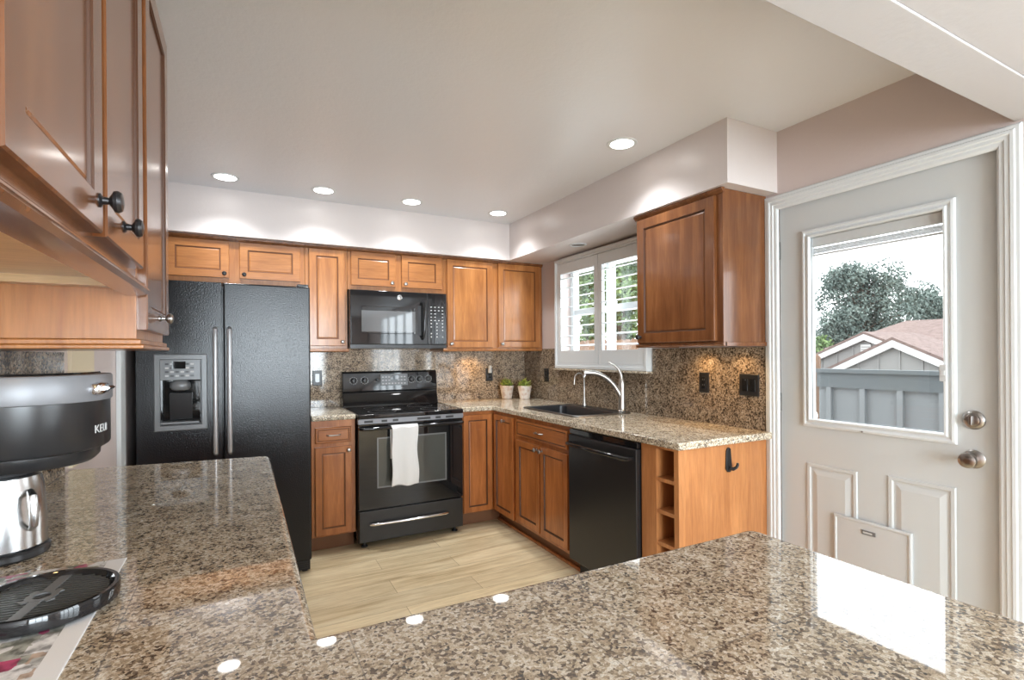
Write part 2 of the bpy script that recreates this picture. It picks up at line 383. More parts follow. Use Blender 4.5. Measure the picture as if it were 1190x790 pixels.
tag(mb.build('wall_soffit', 'soffit', smooth=0), None, None, None, 'structure')
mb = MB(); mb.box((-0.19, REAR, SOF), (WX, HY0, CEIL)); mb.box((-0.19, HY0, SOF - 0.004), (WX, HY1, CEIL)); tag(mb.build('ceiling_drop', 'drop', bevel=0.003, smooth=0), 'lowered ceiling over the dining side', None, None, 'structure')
mb = MB(); mb.box((LX, 2.42, CT + 0.002), (LX + 0.012, 2.74, SOF)); struct(mb.build('trim_1', 'cream', smooth=0))
mb = MB(); mb.box((LX, 3.22, 0), (LX + 0.02, 3.34, CEIL)); struct(mb.build('trim_2', 'white', bevel=0.003, smooth=0))

# patio windows behind the camera (they light the room and mirror in the appliances)
def window_frame(mb, y0, y1, z0, z1, x0, x1, fw=0.05, n=1, rail=None):
    mb.box((x0, y0, z0), (x1, y1, z0 + fw)); mb.box((x0, y0, z1 - fw), (x1, y1, z1))
    for k in range(n + 1):
        y = y0 + (y1 - y0 - fw) * k / n; mb.box((x0, y, z0), (x1, y + fw, z1))
    if rail: mb.box((x0 + 0.01, y0, rail - 0.025), (x1 - 0.01, y1, rail + 0.025))
t = thing('window_2', 'wide white four pane window of the dining side', None, (WX + 0.05, -1.3, PZ0), kind='structure')
mb = MB(); mb.T = Matrix.Translation((-WX - 0.05, 1.3, -PZ0)); window_frame(mb, PY0, PY1, PZ0, PZ1, WX + 0.01, WX + 0.045, 0.05, 4, None); mb.build('window_frame', 'white', t, smooth=0)
t = thing('window_3', 'white window of the rear wall', None, (0.6, REAR - 0.07, 0.55), kind='structure')
mb = MB(); mb.T = Matrix.Translation((-0.6, -REAR + 0.07, -0.55))
for x in (-0.4, 0.27, 0.95, 1.6): mb.box((x, REAR - 0.1, 0.55), (x + 0.05, REAR - 0.03, 2.3))
mb.box((-0.4, REAR - 0.1, 0.55), (1.65, REAR - 0.03, 0.6)); mb.box((-0.4, REAR - 0.1, 2.25), (1.65, REAR - 0.03, 2.3)); mb.build('window_frame', 'white', t, smooth=0)

# ------------------------------------------------------------------ kitchen window + shutters
t = thing('window_1', 'white kitchen window above the sink', None, (WX + 0.10, 3.13, KZ0), kind='structure')
mb = MB(); mb.T = Matrix.Translation((-WX - 0.10, -3.13, -KZ0)); window_frame(mb, KY0, KY1, KZ0, KZ1, WX + 0.07, WX + 0.13, 0.045, 2, 1.70); mb.build('window_frame', 'white', t, bevel=0.003, smooth=0)
mb = MB(); mb.T = Matrix.Translation((-WX - 0.10, -3.13, -KZ0)); mb.box((WX + 0.097, KY0 + 0.03, KZ0 + 0.03), (WX + 0.101, KY1 - 0.03, KZ1 - 0.03)); mb.build('glass_pane', 'glass', t, smooth=0)
# the outer frame fixed on the wall round the shutters
FY0, FY1, FZ0, FZ1 = 2.575, 3.70, 1.232, 2.145
mb = MB(); mb.T = Matrix.Translation((-WX - 0.10, -3.13, -KZ0))
TF = Matrix.Translation((WX - 0.001, FY1, FZ0)) @ Matrix.Rotation(-PI / 2, 4, 'Z')
mb.rings(FY1 - FY0, FZ1 - FZ0, [(0, 0), (0, -0.050), (0.004, -0.054), (0.022, -0.054), (0.026, -0.046), (0.04, -0.046), (0.04, 0)], T=TF, hole=True)
mb.build('shutter_surround', 'white', t, smooth=0)
mb = MB(); mb.T = Matrix.Translation((-WX - 0.10, -3.13, -KZ0)); mb.box((WX - 0.062, FY0 - 0.01, FZ0 - 0.016), (WX - 0.001, FY1 + 0.01, FZ0 - 0.001)); mb.build('window_sill', 'granite_counter', t, bevel=0.004)
def shutter(y0, y1, label, rod_side):
    W, H = y1 - y0, FZ1 - FZ0 - 0.085
    t = thing('window_shutter', label, 'shutter', (WX - 0.046, y1, FZ0 + 0.042), -PI / 2, 'plantation shutters on the kitchen window')
    mb = MB(); st, top, bot = 0.045, 0.085, 0.105
    mb.box((0, 0, 0), (st, 0.027, H)); mb.box((W - st, 0, 0), (W, 0.027, H)); mb.box((st, 0, 0), (W - st, 0.027, bot)); mb.box((st, 0, H - top), (W - st, 0.027, H))
    mb.build('frame', 'white', t, bevel=0.002, smooth=0)
    n = 8; pitch = (H - top - bot) / n
    first = None
    for k in range(n):
        z = bot + pitch * (k + 0.5)
        lv = MB(); poly = []
        a = math.radians(10)
        for q in range(14):
            th = 2 * PI * q / 14; yy, zz = 0.030 * math.cos(th), 0.0050 * math.sin(th)
            poly.append((yy * math.cos(a) - zz * math.sin(a), yy * math.sin(a) + zz * math.cos(a)))
        lv.prism(poly, 'x', st + 0.002, W - st - 0.002)
        if first is None: first = lv.build('louver', 'white', t); first.location = (0, 0.0135, z)
        else:
            o = first.copy(); COL.objects.link(o); o.parent = t; o.location = (0, 0.0135, z)
    return t
MIDY = 3.105
shutter(MIDY + 0.002, FY1 - 0.042, 'white louvered shutter over the sink, left one nearer the corner', 1)
shutter(FY0 + 0.042, MIDY - 0.002, 'white louvered shutter right of the pair, beside the wall cabinet', -1)

# ------------------------------------------------------------------ entry door
t = thing('door_1', 'white entry door with half light window, open mini blind and pet flap', None, (WX + 0.022, DY1, 0), -PI / 2, kind='structure')
# local: x runs from the hinge side towards the camera, y goes into the wall
DW, DH = 0.868, 2.085; dx0 = 0.006
lw0, lw1, lz0, lz1 = 0.127, 0.736, 0.991, 1.945      # raised lite frame
mb = MB(); z0 = 0.008; ly = 0.0; th = 0.030
gx0, gx1, gz0, gz1 = lw0 + 0.040, lw1 - 0.040, lz0 + 0.034, lz1 - 0.040
# slab around the glazed opening
mb.box((dx0, ly, z0), (gx0, th, DH)); mb.box((gx1, ly, z0), (dx0 + DW, th, DH)); mb.box((gx0, ly, gz1), (gx1, th, DH))
mb.box((gx0, 0.006, z0), (gx1, th, gz0))
pl = [(0.144, 0.368, 0.806), (0.498, 0.727, 0.820)]
mb2 = MB()
# lower front skin with two sunk, raised-field panels
xs = [gx0, 0.368, 0.498, gx1]
t_slab = mb.build('door_slab', 'door_white', t, smooth=0)
def panel(mb, x0, x1, z0, z1):
    mb.rings(x1 - x0, z1 - z0, [(0, -0.0005), (0.004, -0.006), (0.016, -0.006), (0.022, -0.0012), (0.030, -0.0012), (0.052, -0.007)], T=Matrix.Translation((x0, 0, z0)), back=False)
mb = MB(); mb.box((gx0, 0, z0), (gx1, 0.0055, gz0)); mb.build('lower_skin', 'door_white', t, smooth=0)
for x0, x1, z1 in ((0.140, 0.372, 0.815), (0.494, 0.731, 0.825)):
    mb = MB(); panel(mb, x0, x1, 0.22, z1); mb.build('raised_panel', 'door_white', t, smooth=0)
mb = MB(); mb.rings(lw1 - lw0, lz1 - lz0, [(0, -0.0005), (0.003, -0.014), (0.012, -0.016), (0.020, -0.010), (0.026, -0.010), (0.030, -0.018), (0.036, -0.018), (0.040, -0.010), (0.040, 0.006)], T=Matrix.Translation((lw0, 0, lz0)), hole=True)
mb.build('window_frame', 'white', t, smooth=0)
# glazing bead, raised blind between the panes
bl = MB(); bl.box((lw0 + 0.041, 0.012, lz1 - 0.085), (lw1 - 0.041, 0.026, lz1 - 0.041))
for k in range(6): bl.box((lw0 + 0.043, 0.012, lz1 - 0.094 - 0.0045 * k), (lw1 - 0.043, 0.026, lz1 - 0.0925 - 0.0045 * k))
bl.box((lw0 + 0.043, 0.012, lz1 - 0.128), (lw1 - 0.043, 0.026, lz1 - 0.121))
blo = bl.build('raised_blind', 'plastic_white', t, smooth=0); blo['label'] = 'raised white mini blind'
mb = MB(); mb.box((lw0 + 0.039, 0.0265, lz0 + 0.033), (lw1 - 0.039, 0.0285, lz1 - 0.039)); mb.build('glass_pane', 'glass', t, smooth=0)
mb = MB(); mb.box((0.690, -0.030, 1.235), (0.712, -0.017, 1.300)); mb.box((0.694, -0.034, 1.258), (0.708, -0.029, 1.278)); mb.build('blind_slider', 'plastic_white', t, bevel=0.002)
mb = MB(); x = (lw0 + lw1) / 2 - 0.03; mb.cyl((x, -0.018, lz0 + 0.008), (x, -0.021, lz0 + 0.008), 0.004, 10); mb.build('screw', 'nickel_dk', t)
# pet flap
pf = MB(); pf.rings(0.313, 0.36, [(0, -0.001), (0, -0.010), (0.004, -0.013), (0.010, -0.013), (0.014, -0.009), (0.05, -0.009)], T=Matrix.Translation((0.275, -0.007, 0.245)), back=True)
pfo = pf.build('pet_flap', 'plastic_white', t, smooth=0)
mb = MB(); mb.box((0.398, -0.0205, 0.548), (0.452, -0.0155, 0.566)); mb.build('latch', 'grey_plastic', pfo, bevel=0.001)
mb = MB(); mb.box((0.403, -0.0225, 0.5535), (0.440, -0.0205, 0.5605)); mb.build('latch_label', 'plastic_white', pfo)
# knob and deadbolt
RK = Matrix.Rotation(PI / 2, 4, 'X')
kx = 0.786
mb = MB(); mb.lathe([(0.034, 0), (0.035, 0.003), (0.030, 0.007), (0.022, 0.010), (0.012, 0.014), (0.011, 0.030), (0.018, 0.036), (0.026, 0.044), (0.029, 0.054), (0.027, 0.063), (0.018, 0.068), (0.008, 0.069)], Matrix.Translation((kx, 0, 0.945)) @ RK, 28)
o = mb.build('knob', 'nickel_dk', t)
mb = MB(); mb.lathe([(0.034, 0), (0.036, 0.003), (0.032, 0.008), (0.024, 0.011), (0.022, 0.016), (0.018, 0.018)], Matrix.Translation((kx, 0, 1.092)) @ RK, 28); db = mb.build('deadbolt', 'nickel_dk', t)
mb = MB(); mb.box((kx - 0.005, -0.034, 1.074), (kx + 0.005, -0.018, 1.110)); mb.build('thumb_turn', 'nickel_dk', db, bevel=0.002)
for z in (1.87, 1.10, 0.25):
    mb = MB(); mb.cyl((0.001, -0.008, z - 0.045), (0.001, -0.008, z + 0.045), 0.006, 12); mb.cyl((0.001, -0.008, z - 0.050), (0.001, -0.008, z + 0.050), 0.004, 10)
    mb.box((-0.003, -0.005, z - 0.045), (0.010, -0.001, z + 0.045)); mb.build('hinge', 'nickel_dk', t)
# casing
def casing(mb, x0, x1, h, w=0.072):
    prof = [(0, -0.001), (0, -0.012), (0.006, -0.016), (0.016, -0.016), (0.020, -0.020), (0.030, -0.020), (0.034, -0.016), (0.046, -0.016), (0.050, -0.011), (0.062, -0.011), (0.067, -0.008), (0.072, -0.001)]
    def loop(p):   # inner distance measured from outer edge
        d, y = p; return [(x0 - w + d, y, 0), (x0 - w + d, y, h + w - d), (x1 + w - d, y, h + w - d), (x1 + w - d, y, 0)]
    vs = []
    for p in prof: vs += loop(p)
    fs = []
    n = len(prof)
    for i in range(n - 1):
        for k in range(3): fs.append((i * 4 + k, i * 4 + k + 1, (i + 1) * 4 + k + 1, (i + 1) * 4 + k))
    for k in range(3): fs.append(((n - 1) * 4 + k, (n - 1) * 4 + k + 1, k + 1, k))
    fs.append(tuple(i * 4 for i in range(n))); fs.append(tuple(reversed([i * 4 + 3 for i in range(n)])))
    mb.add(vs, fs)
mb = MB(); mb.T = Matrix.Translation((WX, DY1, 0)) @ Matrix.Rotation(-PI / 2, 4, 'Z')
casing(mb, 0.010, 0.870, 2.083, 0.066)
struct(mb.build('trim_3', 'white', smooth=20), 'white fluted casing around the entry door')
mb = MB(); mb.box((WX, DY0 - 0.0, 0), (WX + 0.14, DY0 + 0.001, DZ)); mb.box((WX + 0.075, DY0, 0), (WX + 0.11, DY0 + 0.03, DZ)); mb.box((WX + 0.075, DY1 - 0.03, 0), (WX + 0.11, DY1, DZ)); mb.box((WX + 0.075, DY0, DZ - 0.03), (WX + 0.11, DY1, DZ)); struct(mb.build('trim_4', 'white', smooth=0))

# ------------------------------------------------------------------ cabinetry helpers
def door_mesh(w, h, stile=0.052, flat=False, drawer=False):
    mb = MB(); t_ = 0.020
    if drawer: rg = [(0, t_), (0, 0.005), (0.005, 0), (0.012, 0), (0.015, 0.0025), (0.018, 0.0025), (0.022, 0)]; mids = [0, 0, 0, 1, 1, 0]
    else:
        s = stile
        rg = [(0, t_), (0, 0.003), (0.003, 0), (s - 0.0025, 0), (s, 0.003), (s + 0.0025, 0.003), (s + 0.004, 0.008), (s + 0.007, 0.008), (s + 0.013, 0.0062), (s + 0.030, 0.0062)]
        mids = [0, 0, 0, 1, 1, 1, 1, 0, 0]
    mb.rings(w, h, rg, mids=mids); return mb
def knob_mesh(r=0.0135, s=1.0):
    mb = MB(); mb.lathe([(0.009 * s, 0), (0.009 * s, 0.002), (0.005 * s, 0.005), (0.0045 * s, 0.013), (0.008 * s, 0.016), (r * s, 0.020), (r * 1.05 * s, 0.025), (r * 0.85 * s, 0.030), (r * 0.4 * s, 0.032)], RK, 18); return mb
def pull_mesh(w=0.085):
    mb = MB(); h = w / 2
    mb.tube([(-h, 0, 0), (-h, -0.012, 0.0), (-h * 0.8, -0.022, 0), (-h * 0.4, -0.026, 0), (h * 0.4, -0.026, 0), (h * 0.8, -0.022, 0), (h, -0.012, 0), (h, 0, 0)], [0.006, 0.0045, 0.0045, 0.004, 0.004, 0.0045, 0.0045, 0.006], 10)
    return mb
def add_door(root, x, z, w, h, wm, gm='glaze', knob=None, kmat='bronze', y=-0.020, stile=0.052, kscale=1.0, name='door'):
    """front on a cabinet whose face is local y=0; the front stands 20 mm proud"""
    o = door_mesh(w, h, stile).build(name, [wm, gm], root, smooth=0); o.location = (x, y, z)
    if knob:
        k = knob_mesh(s=kscale).build('knob', kmat, o); k.location = (knob[0], 0, knob[1])
    return o
def add_drawer(root, x, z, w, h, wm, gm='glaze', pull=True, y=-0.020):
    o = door_mesh(w, h, drawer=True).build('drawer', [wm, gm], root, smooth=0); o.location = (x, y, z)
    if pull: k = pull_mesh().build('handle', 'nickel_dk', o); k.location = (w / 2, 0, h / 2)
    return o
def carcass(root, w, d, z0, z1, wm, rail=True, name='carcass', ends=(0, 0)):
    mb = MB(); mb.box((0, 0, z0), (w, d, z1)); o = mb.build(name, wm, root, smooth=0, bevel=0.0015); return o
def light_rail(root, w, z, wm, ret=(0, 0), d=0.33):
    """small moulding under a wall cabinet; local"""
    mb = MB(); prof = [(0.012, 0), (-0.010, 0), (-0.013, -0.005), (-0.013, -0.012), (-0.006, -0.020), (0.012, -0.020)]
    mb.prism([(p[0], z + p[1]) for p in prof], 'x', -0.010 * ret[0], w + 0.010 * ret[1])
    if ret[0]: mb.box((-0.010, 0, z - 0.020), (0.004, d, z))
    if ret[1]: mb.box((w - 0.004, 0, z - 0.020), (w + 0.010, d, z))
    return mb.build('light_rail', wm, root, smooth=0, bevel=0.001)
def crown(root, w, z, wm, d=0.02, ret=0):
    mb = MB(); mb.prism([(0, z), (-0.022, z), (-0.022, z - 0.010), (-0.008, z - 0.026), (0, z - 0.026)], 'x', -0.012 * (ret == 2), w + (0.012 if ret else 0))
    return mb.build('top_moulding', wm, root, smooth=0, bevel=0.001)

UFY = 3.990        # face of back wall cabinets
DEP = WY - UFY - 0.002
TOP = SOF - 0.001
# --- back wall cabinets, left to right
def puck(root, x, y, z, power=1.6, ok=True):
    mb = MB(); mb.lathe([(0.034, 0), (0.034, -0.010), (0.029, -0.012)], Matrix.Translation((x, y, z)), 20)
    p = mb.build('puck_light', 'plastic_white', root)
    mb = MB(); mb.lathe([(0.026, -0.0122), (0.026, -0.0135)], Matrix.Translation((x, y, z)), 20); mb.build('lens', 'lamp_warm', p)
    l = bpy.data.lights.new('puck_lamp', 'SPOT'); l.energy = power; l.color = (1.0, 0.60, 0.25); l.spot_size = math.radians(150); l.spot_blend = 0.9; l.shadow_soft_size = 0.02
    lo = bpy.data.objects.new('puck_lamp', l); COL.objects.link(lo); lo.parent = root; lo.location = (x, y, z - 0.018)

t = thing('wall_cabinet', 'low two door honey wood cabinet above the refrigerator', 'cabinet', (LX + 0.001, UFY, 0), 0, 'wall cabinets of the back run')
wA = 0.400 - LX - 0.001; ox = LX + 0.001
carcass(t, wA, DEP, 1.852, TOP, 'wood')
add_door(t, -0.44 - ox, 1.884, 0.360, 0.250, 'wood_h', 'glaze_lt', (0.332, 0.028), 'bronze')
add_door(t, -0.017 - ox, 1.884, 0.387, 0.250, 'wood_h', 'glaze_lt', (0.028, 0.028), 'bronze')
crown(t, wA, TOP, 'wood_dark')
t = thing('wall_cabinet', 'tall narrow single door wall cabinet between refrigerator and microwave', 'cabinet', (0.402, UFY, 0), 0, 'wall cabinets of the back run')
carcass(t, 0.296, DEP, UB, TOP, 'wood')
add_door(t, 0.026, 1.424, 0.254, 0.712, 'wood', 'glaze_lt', (0.230, 0.030), 'nickel_dk')
light_rail(t, 0.296, UB, 'wood', (0, 1), DEP); crown(t, 0.296, TOP, 'wood_dark')
t = thing('wall_cabinet', 'low two door wall cabinet directly above the black microwave', 'cabinet', (0.700, UFY, 0), 0, 'wall cabinets of the back run')
carcass(t, 0.764, DEP, 1.852, TOP, 'wood')
add_door(t, 0.025, 1.884, 0.337, 0.256, 'wood_h', 'glaze_lt', (0.308, 0.028), 'nickel_dk')
add_door(t, 0.412, 1.884, 0.333, 0.256, 'wood_h', 'glaze_lt', (0.028, 0.028), 'nickel_dk')
crown(t, 0.764, TOP, 'wood_dark')
t = thing('wall_cabinet', 'full height two door wall cabinet in the corner above the plant pots', 'cabinet', (1.466, UFY, 0), 0, 'wall cabinets of the back run')
wc = WX - 0.003 - 1.466
carcass(t, wc, DEP, UB, TOP, 'wood')
add_door(t, 0.026, 1.412, 0.415, 0.728, 'wood', 'glaze_lt', (0.030, 0.030), 'nickel_dk')
add_door(t, 0.495, 1.412, 0.420, 0.728, 'wood', 'glaze_lt', (0.030, 0.030), 'nickel_dk')
light_rail(t, wc, UB, 'wood', (1, 0), DEP); crown(t, wc, TOP, 'wood_dark')
puck(t, 0.35, 0.20, UB, 4.5)

# --- wall cabinet on the right wall (local x towards the camera)
UFX = 2.088
t = thing('wall_cabinet', 'large single door dark wood wall cabinet between shutters and entry door', 'cabinet', (UFX, 2.345, 0), -PI / 2)
dR = WX - UFX - 0.001; wR = 2.345 - 1.735
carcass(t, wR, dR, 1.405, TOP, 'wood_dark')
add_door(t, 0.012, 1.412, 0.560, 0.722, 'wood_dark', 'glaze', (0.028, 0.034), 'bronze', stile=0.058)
light_rail(t, wR, 1.405, 'wood_dark', (1, 1), dR); crown(t, wR, TOP, 'wood_dark', ret=2)
puck(t, 0.24, 0.22, 1.405, 3.2); puck(t, 0.48, 0.22, 1.405, 2.6)

# --- left wall cabinets (local x away from the camera)
LFX = -0.222
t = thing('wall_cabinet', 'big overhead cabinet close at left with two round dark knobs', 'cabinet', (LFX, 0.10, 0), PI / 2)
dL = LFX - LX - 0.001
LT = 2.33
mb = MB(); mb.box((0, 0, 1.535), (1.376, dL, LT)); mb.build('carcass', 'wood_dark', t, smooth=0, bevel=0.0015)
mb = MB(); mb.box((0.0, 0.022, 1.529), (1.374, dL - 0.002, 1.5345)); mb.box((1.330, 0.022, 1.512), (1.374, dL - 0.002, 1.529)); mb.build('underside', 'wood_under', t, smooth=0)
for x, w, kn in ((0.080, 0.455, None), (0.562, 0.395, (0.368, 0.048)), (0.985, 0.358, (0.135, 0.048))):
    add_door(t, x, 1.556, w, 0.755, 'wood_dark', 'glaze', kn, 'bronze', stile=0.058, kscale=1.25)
mb = MB(); mb.prism([(0.020, 1.535), (-0.006, 1.535), (-0.012, 1.529), (-0.012, 1.524), (-0.024, 1.516), (-0.028, 1.508), (-0.022, 1.500), (0.0, 1.496), (0.020, 1.496)], 'x', 0, 1.374)
mb.build('light_rail', 'wood_dark', t, smooth=30)
puck(t, 0.86, 0.16, 1.529, 1.3)
t = thing('wall_cabinet', 'tall end wall cabinet at left with one narrow door and small knob', 'cabinet', (LFX, 1.478, 0), PI / 2)
mb = MB(); mb.box((0, 0, 1.395), (0.445, dL, LT)); mb.build('carcass', 'wood', t, smooth=0, bevel=0.0015)
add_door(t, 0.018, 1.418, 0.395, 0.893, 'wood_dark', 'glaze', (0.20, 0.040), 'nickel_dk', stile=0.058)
mb = MB(); mb.box((-0.016, -0.016, 1.372), (0.461, dL, 1.382)); mb.box((-0.010, -0.010, 1.382), (0.455, dL, 1.3945)); mb.build('light_rail', 'wood', t, smooth=0, bevel=0.003)

# --- base cabinets of the back run
BFY = 3.70; BD = WY - BFY - 0.002
def base(root, w, d, wm, z0=0.112, z1=None, toe=True):
    z1 = CT - CTH - 0.001 if z1 is None else z1
    mb = MB(); mb.box((0, 0, z0), (w, d, z1)); mb.build('carcass', wm, root, smooth=0, bevel=0.0015)
    if toe: mb = MB(); mb.box((0.0, 0.075, 0.0), (w, 0.095, z0)); mb.build('toe_kick', 'toe', root, smooth=0)
t = thing('base_cabinet', 'narrow base cabinet with one drawer between refrigerator and range', 'cabinet', (0.405, BFY, 0), 0)
base(t, 0.290, BD, 'wood_red')
add_drawer(t, 0.024, 0.752, 0.236, 0.108, 'wood_red_h', 'glaze_lt')
add_door(t, 0.022, 0.125, 0.240, 0.600, 'wood_red', 'glaze_lt', (0.218, 0.572), 'nickel_dk', stile=0.045)
t = thing('base_cabinet', 'corner base cabinet with two narrow doors meeting in the inside corner', 'cabinet', (1.490, BFY, 0), 0)
BFX = 1.780; cw = BFX - 1.490
mb = MB()
zc = CT - CTH - 0.001
mb.prism([(0, 0), (cw, 0), (cw, -0.385), (cw + 0.05, -0.385), (cw + 0.05, -0.2), (WX - 0.003 - 1.490, -0.2), (WX - 0.003 - 1.490, BD), (0, BD)], 'z', 0.112, zc); mb.build('carcass', 'wood_red', t, smooth=0)
mb = MB(); mb.box((0, 0.075, 0), (cw + 0.09, 0.095, 0.112)); mb.box((cw + 0.075, -0.385, 0), (cw + 0.095, 0.075, 0.112)); mb.build('toe_kick', 'toe', t, smooth=0)
add_door(t, 0.018, 0.118, 0.246, 0.762, 'wood_red', 'glaze', None, stile=0.045)
o = add_door(t, 0, 0, 0.325, 0.762, 'wood_red', 'glaze', (0.190, 0.725), 'nickel_dk', stile=0.045)
o.rotation_euler = (0, 0, -PI / 2); o.location = (cw - 0.020, -0.030, 0.118)
# --- base cabinets of the right run: local x runs towards the camera
BDX = WX - BFX - 0.002
t = thing('base_cabinet', 'sink base cabinet with false drawer above two doors, left of dishwasher', 'cabinet', (BFX, 3.312, 0), -PI / 2)
mb = MB(); ws = 3.312 - 2.606
mb.box((0, 0, 0.112), (ws, 0.02, zc)); mb.box((0, 0.02, 0.112), (0.018, BDX, 0.73)); mb.box((ws - 0.018, 0.02, 0.112), (ws, BDX, 0.73)); mb.box((0.018, 0.02, 0.112), (ws - 0.018, BDX, 0.13)); mb.build('carcass', 'wood_red', t, smooth=0, bevel=0.001)
mb = MB(); mb.box((0, 0.075, 0), (ws, 0.095, 0.112)); mb.build('toe_kick', 'toe', t, smooth=0)
add_drawer(t, 0.022, 0.760, 0.660, 0.115, 'wood_red_h')
add_door(t, 0.022, 0.140, 0.322, 0.590, 'wood_red', 'glaze', (0.296, 0.562), 'nickel_dk', stile=0.045)
add_door(t, 0.360, 0.140, 0.322, 0.590, 'wood_red', 'glaze', (0.026, 0.562), 'nickel_dk', stile=0.045)
# quarter round along the floor
mb = MB(); mb.box((BFX + 0.055, 2.60, 0), (BFX + 0.073, 3.76, 0.022)); struct(mb.build('trim_5', 'wood_red', smooth=0, bevel=0.006))
# end cabinet with open cubbies
t = thing('base_cabinet', 'end base cabinet with column of open cubby shelves and plain side panel', 'cabinet', (BFX, 1.985, 0), -PI / 2)
we = 1.985 - 1.735
mb = MB()
mb.box((0, 0, 0), (0.105, 0.02, zc)); mb.box((0.220, 0, 0), (we, 0.02, zc)) ; mb.box((0.105, 0, 0.890), (0.220, 0.02, zc)); mb.box((0.105, 0, 0), (0.220, 0.02, 0.11))
mb.box((0.085, 0.02, 0), (0.105, 0.30, zc)); mb.box((0.220, 0.02, 0), (0.232, 0.30, zc)); mb.box((0.105, 0.28, 0.10), (0.220, 0.30, zc))
mb.box((0, 0.02, 0), (0.012, BDX, zc)); mb.box((we - 0.018, 0.02, 0), (we, BDX, zc))
mb.build('carcass', 'wood_side', t, smooth=0, bevel=0.001)
for z in (0.750, 0.595, 0.440, 0.285, 0.13):
    mb = MB(); mb.box((0.1055, 0.002, z - 0.018), (0.2195, 0.279, z)); mb.build('shelf', 'wood_side', t, smooth=0, bevel=0.001)
# hook on the side panel
t = thing('wall_hook', 'small dark bottle opener hook on the wooden end panel', 'hook', (2.112, 1.7345, 0.82), 0)
mb = MB(); mb.prism([(-0.018, 0.05), (-0.012, 0.062), (0.0, 0.066), (0.012, 0.060), (0.018, 0.0), (0.020, -0.045), (0.008, -0.056), (-0.010, -0.054), (-0.022, -0.040)], 'y', -0.008, 0); mb.build('plate', 'bronze', t, bevel=0.002)
mb = MB(); mb.tube([(0.002, -0.006, -0.036), (0.012, -0.022, -0.038), (0.022, -0.030, -0.030), (0.027, -0.034, -0.018), (0.027, -0.034, -0.008)], [0.010, 0.009, 0.008, 0.007, 0.006], 10); mb.build('hook', 'bronze', t)

# --- base cabinets under the near counter and peninsula
t = thing('base_cabinet', 'base cabinet carrying the left granite counter', 'cabinet', (0.065, 0.86, 0), PI / 2)
base(t, 1.46, 0.065 - LX - 0.002, 'wood_red', z1=CT - 0.041)
for k in range(3):
    add_drawer(t, 0.02 + 0.48 * k, 0.755, 0.45, 0.115, 'wood_red_h'); add_door(t, 0.02 + 0.48 * k, 0.125, 0.45, 0.60, 'wood_red', 'glaze', (0.42, 0.57), 'nickel_dk')
t = thing('base_cabinet', 'peninsula base cabinet under the foreground granite counter', 'cabinet', (1.0, 0.765, 0), PI)
base(t, 0.93, 0.60, 'wood_red', z1=CT - 0.041)
for k in range(2): add_door(t, 0.03 + 0.44 * k, 0.125, 0.42, 0.74, 'wood_red', 'glaze', (0.03, 0.70), 'nickel_dk')

# ------------------------------------------------------------------ countertops
def slab(name, poly, z1, th, m, label, holes=None, bev=0.014, parent=None):
    bm = bmesh.new(); vs = [bm.verts.new((x, y, z1 - th)) for x, y in poly]; es = [bm.edges.new((vs[i], vs[(i + 1) % len(vs)])) for i in range(len(vs))]
    if holes:
        for h in holes:
            hv = [bm.verts.new((x, y, z1 - th)) for x, y in h]; es += [bm.edges.new((hv[i], hv[(i + 1) % len(hv)])) for i in range(len(hv))]
    bmesh.ops.triangle_fill(bm, edges=es, use_beauty=True)
    r = bmesh.ops.extrude_face_region(bm, geom=bm.faces[:]); bmesh.ops.translate(bm, verts=[v for v in r['geom'] if isinstance(v, bmesh.types.BMVert)], vec=(0, 0, th))
    bmesh.ops.recalc_face_normals(bm, faces=bm.faces)
    bmesh.ops.dissolve_limit(bm, angle_limit=0.01, verts=bm.verts, edges=bm.edges)
    me = bpy.data.meshes.new(name); bm.to_mesh(me); bm.free(); me.materials.append(M[m])
    me.polygons.foreach_set('use_smooth', [True] * len(me.polygons)); me.set_sharp_from_angle(angle=math.radians(50))
    o = bpy.data.objects.new(name, me); COL.objects.link(o)
    b = o.modifiers.new('bevel', 'BEVEL'); b.width = bev; b.segments = 4; b.limit_method = 'ANGLE'; b.angle_limit = math.radians(40); b.harden_normals = True
    return tag(o, label, 'countertop')
CEX, CEY = BFX - 0.032, BFY - 0.035
ph = [(0.095, 0.80)]
def arc(cx, cy, r, a0, a1, n=5): return [(cx + r * math.cos(math.radians(a0 + (a1 - a0) * i / n)), cy + r * math.sin(math.radians(a0 + (a1 - a0) * i / n))) for i in range(n + 1)]
slab('countertop', [(LX + 0.001, -0.20)] + [(1.05, -0.20)] + arc(1.025, 0.775, 0.025, 0, 90) + [(0.095, 0.80)] + arc(0.065, 2.310, 0.03, 0, 80) + [(LX + 0.001, 2.415)], CT, 0.040, 'granite', 'foreground L shaped granite tile counter with peninsula and coffee maker on it', bev=0.016)
slab('countertop', [(0.404, WY - 0.014), (0.404, CEY), (0.696, CEY), (0.696, WY - 0.014)], CT, CTH, 'granite_counter', 'short granite counter between refrigerator and range', bev=0.012)
SKX0, SKX1, SKY0, SKY1 = 1.875, 2.345, 2.70, 3.41
slab('countertop', [(1.488, WY - 0.014), (1.488, CEY), (CEX, CEY), (CEX, 1.700)] + [(WX - 0.001 , 1.700)] + [(WX - 0.001, 1.74), (WX - 0.014, 1.74), (WX - 0.014, WY - 0.014)], CT, CTH, 'granite_counter', 'corner granite counter with black sink running to the entry door',
     holes=[[(SKX0 + 0.02, SKY0 + 0.02), (SKX1 - 0.09, SKY0 + 0.02), (SKX1 - 0.09, SKY1 - 0.02), (SKX0 + 0.02, SKY1 - 0.02)]], bev=0.012)
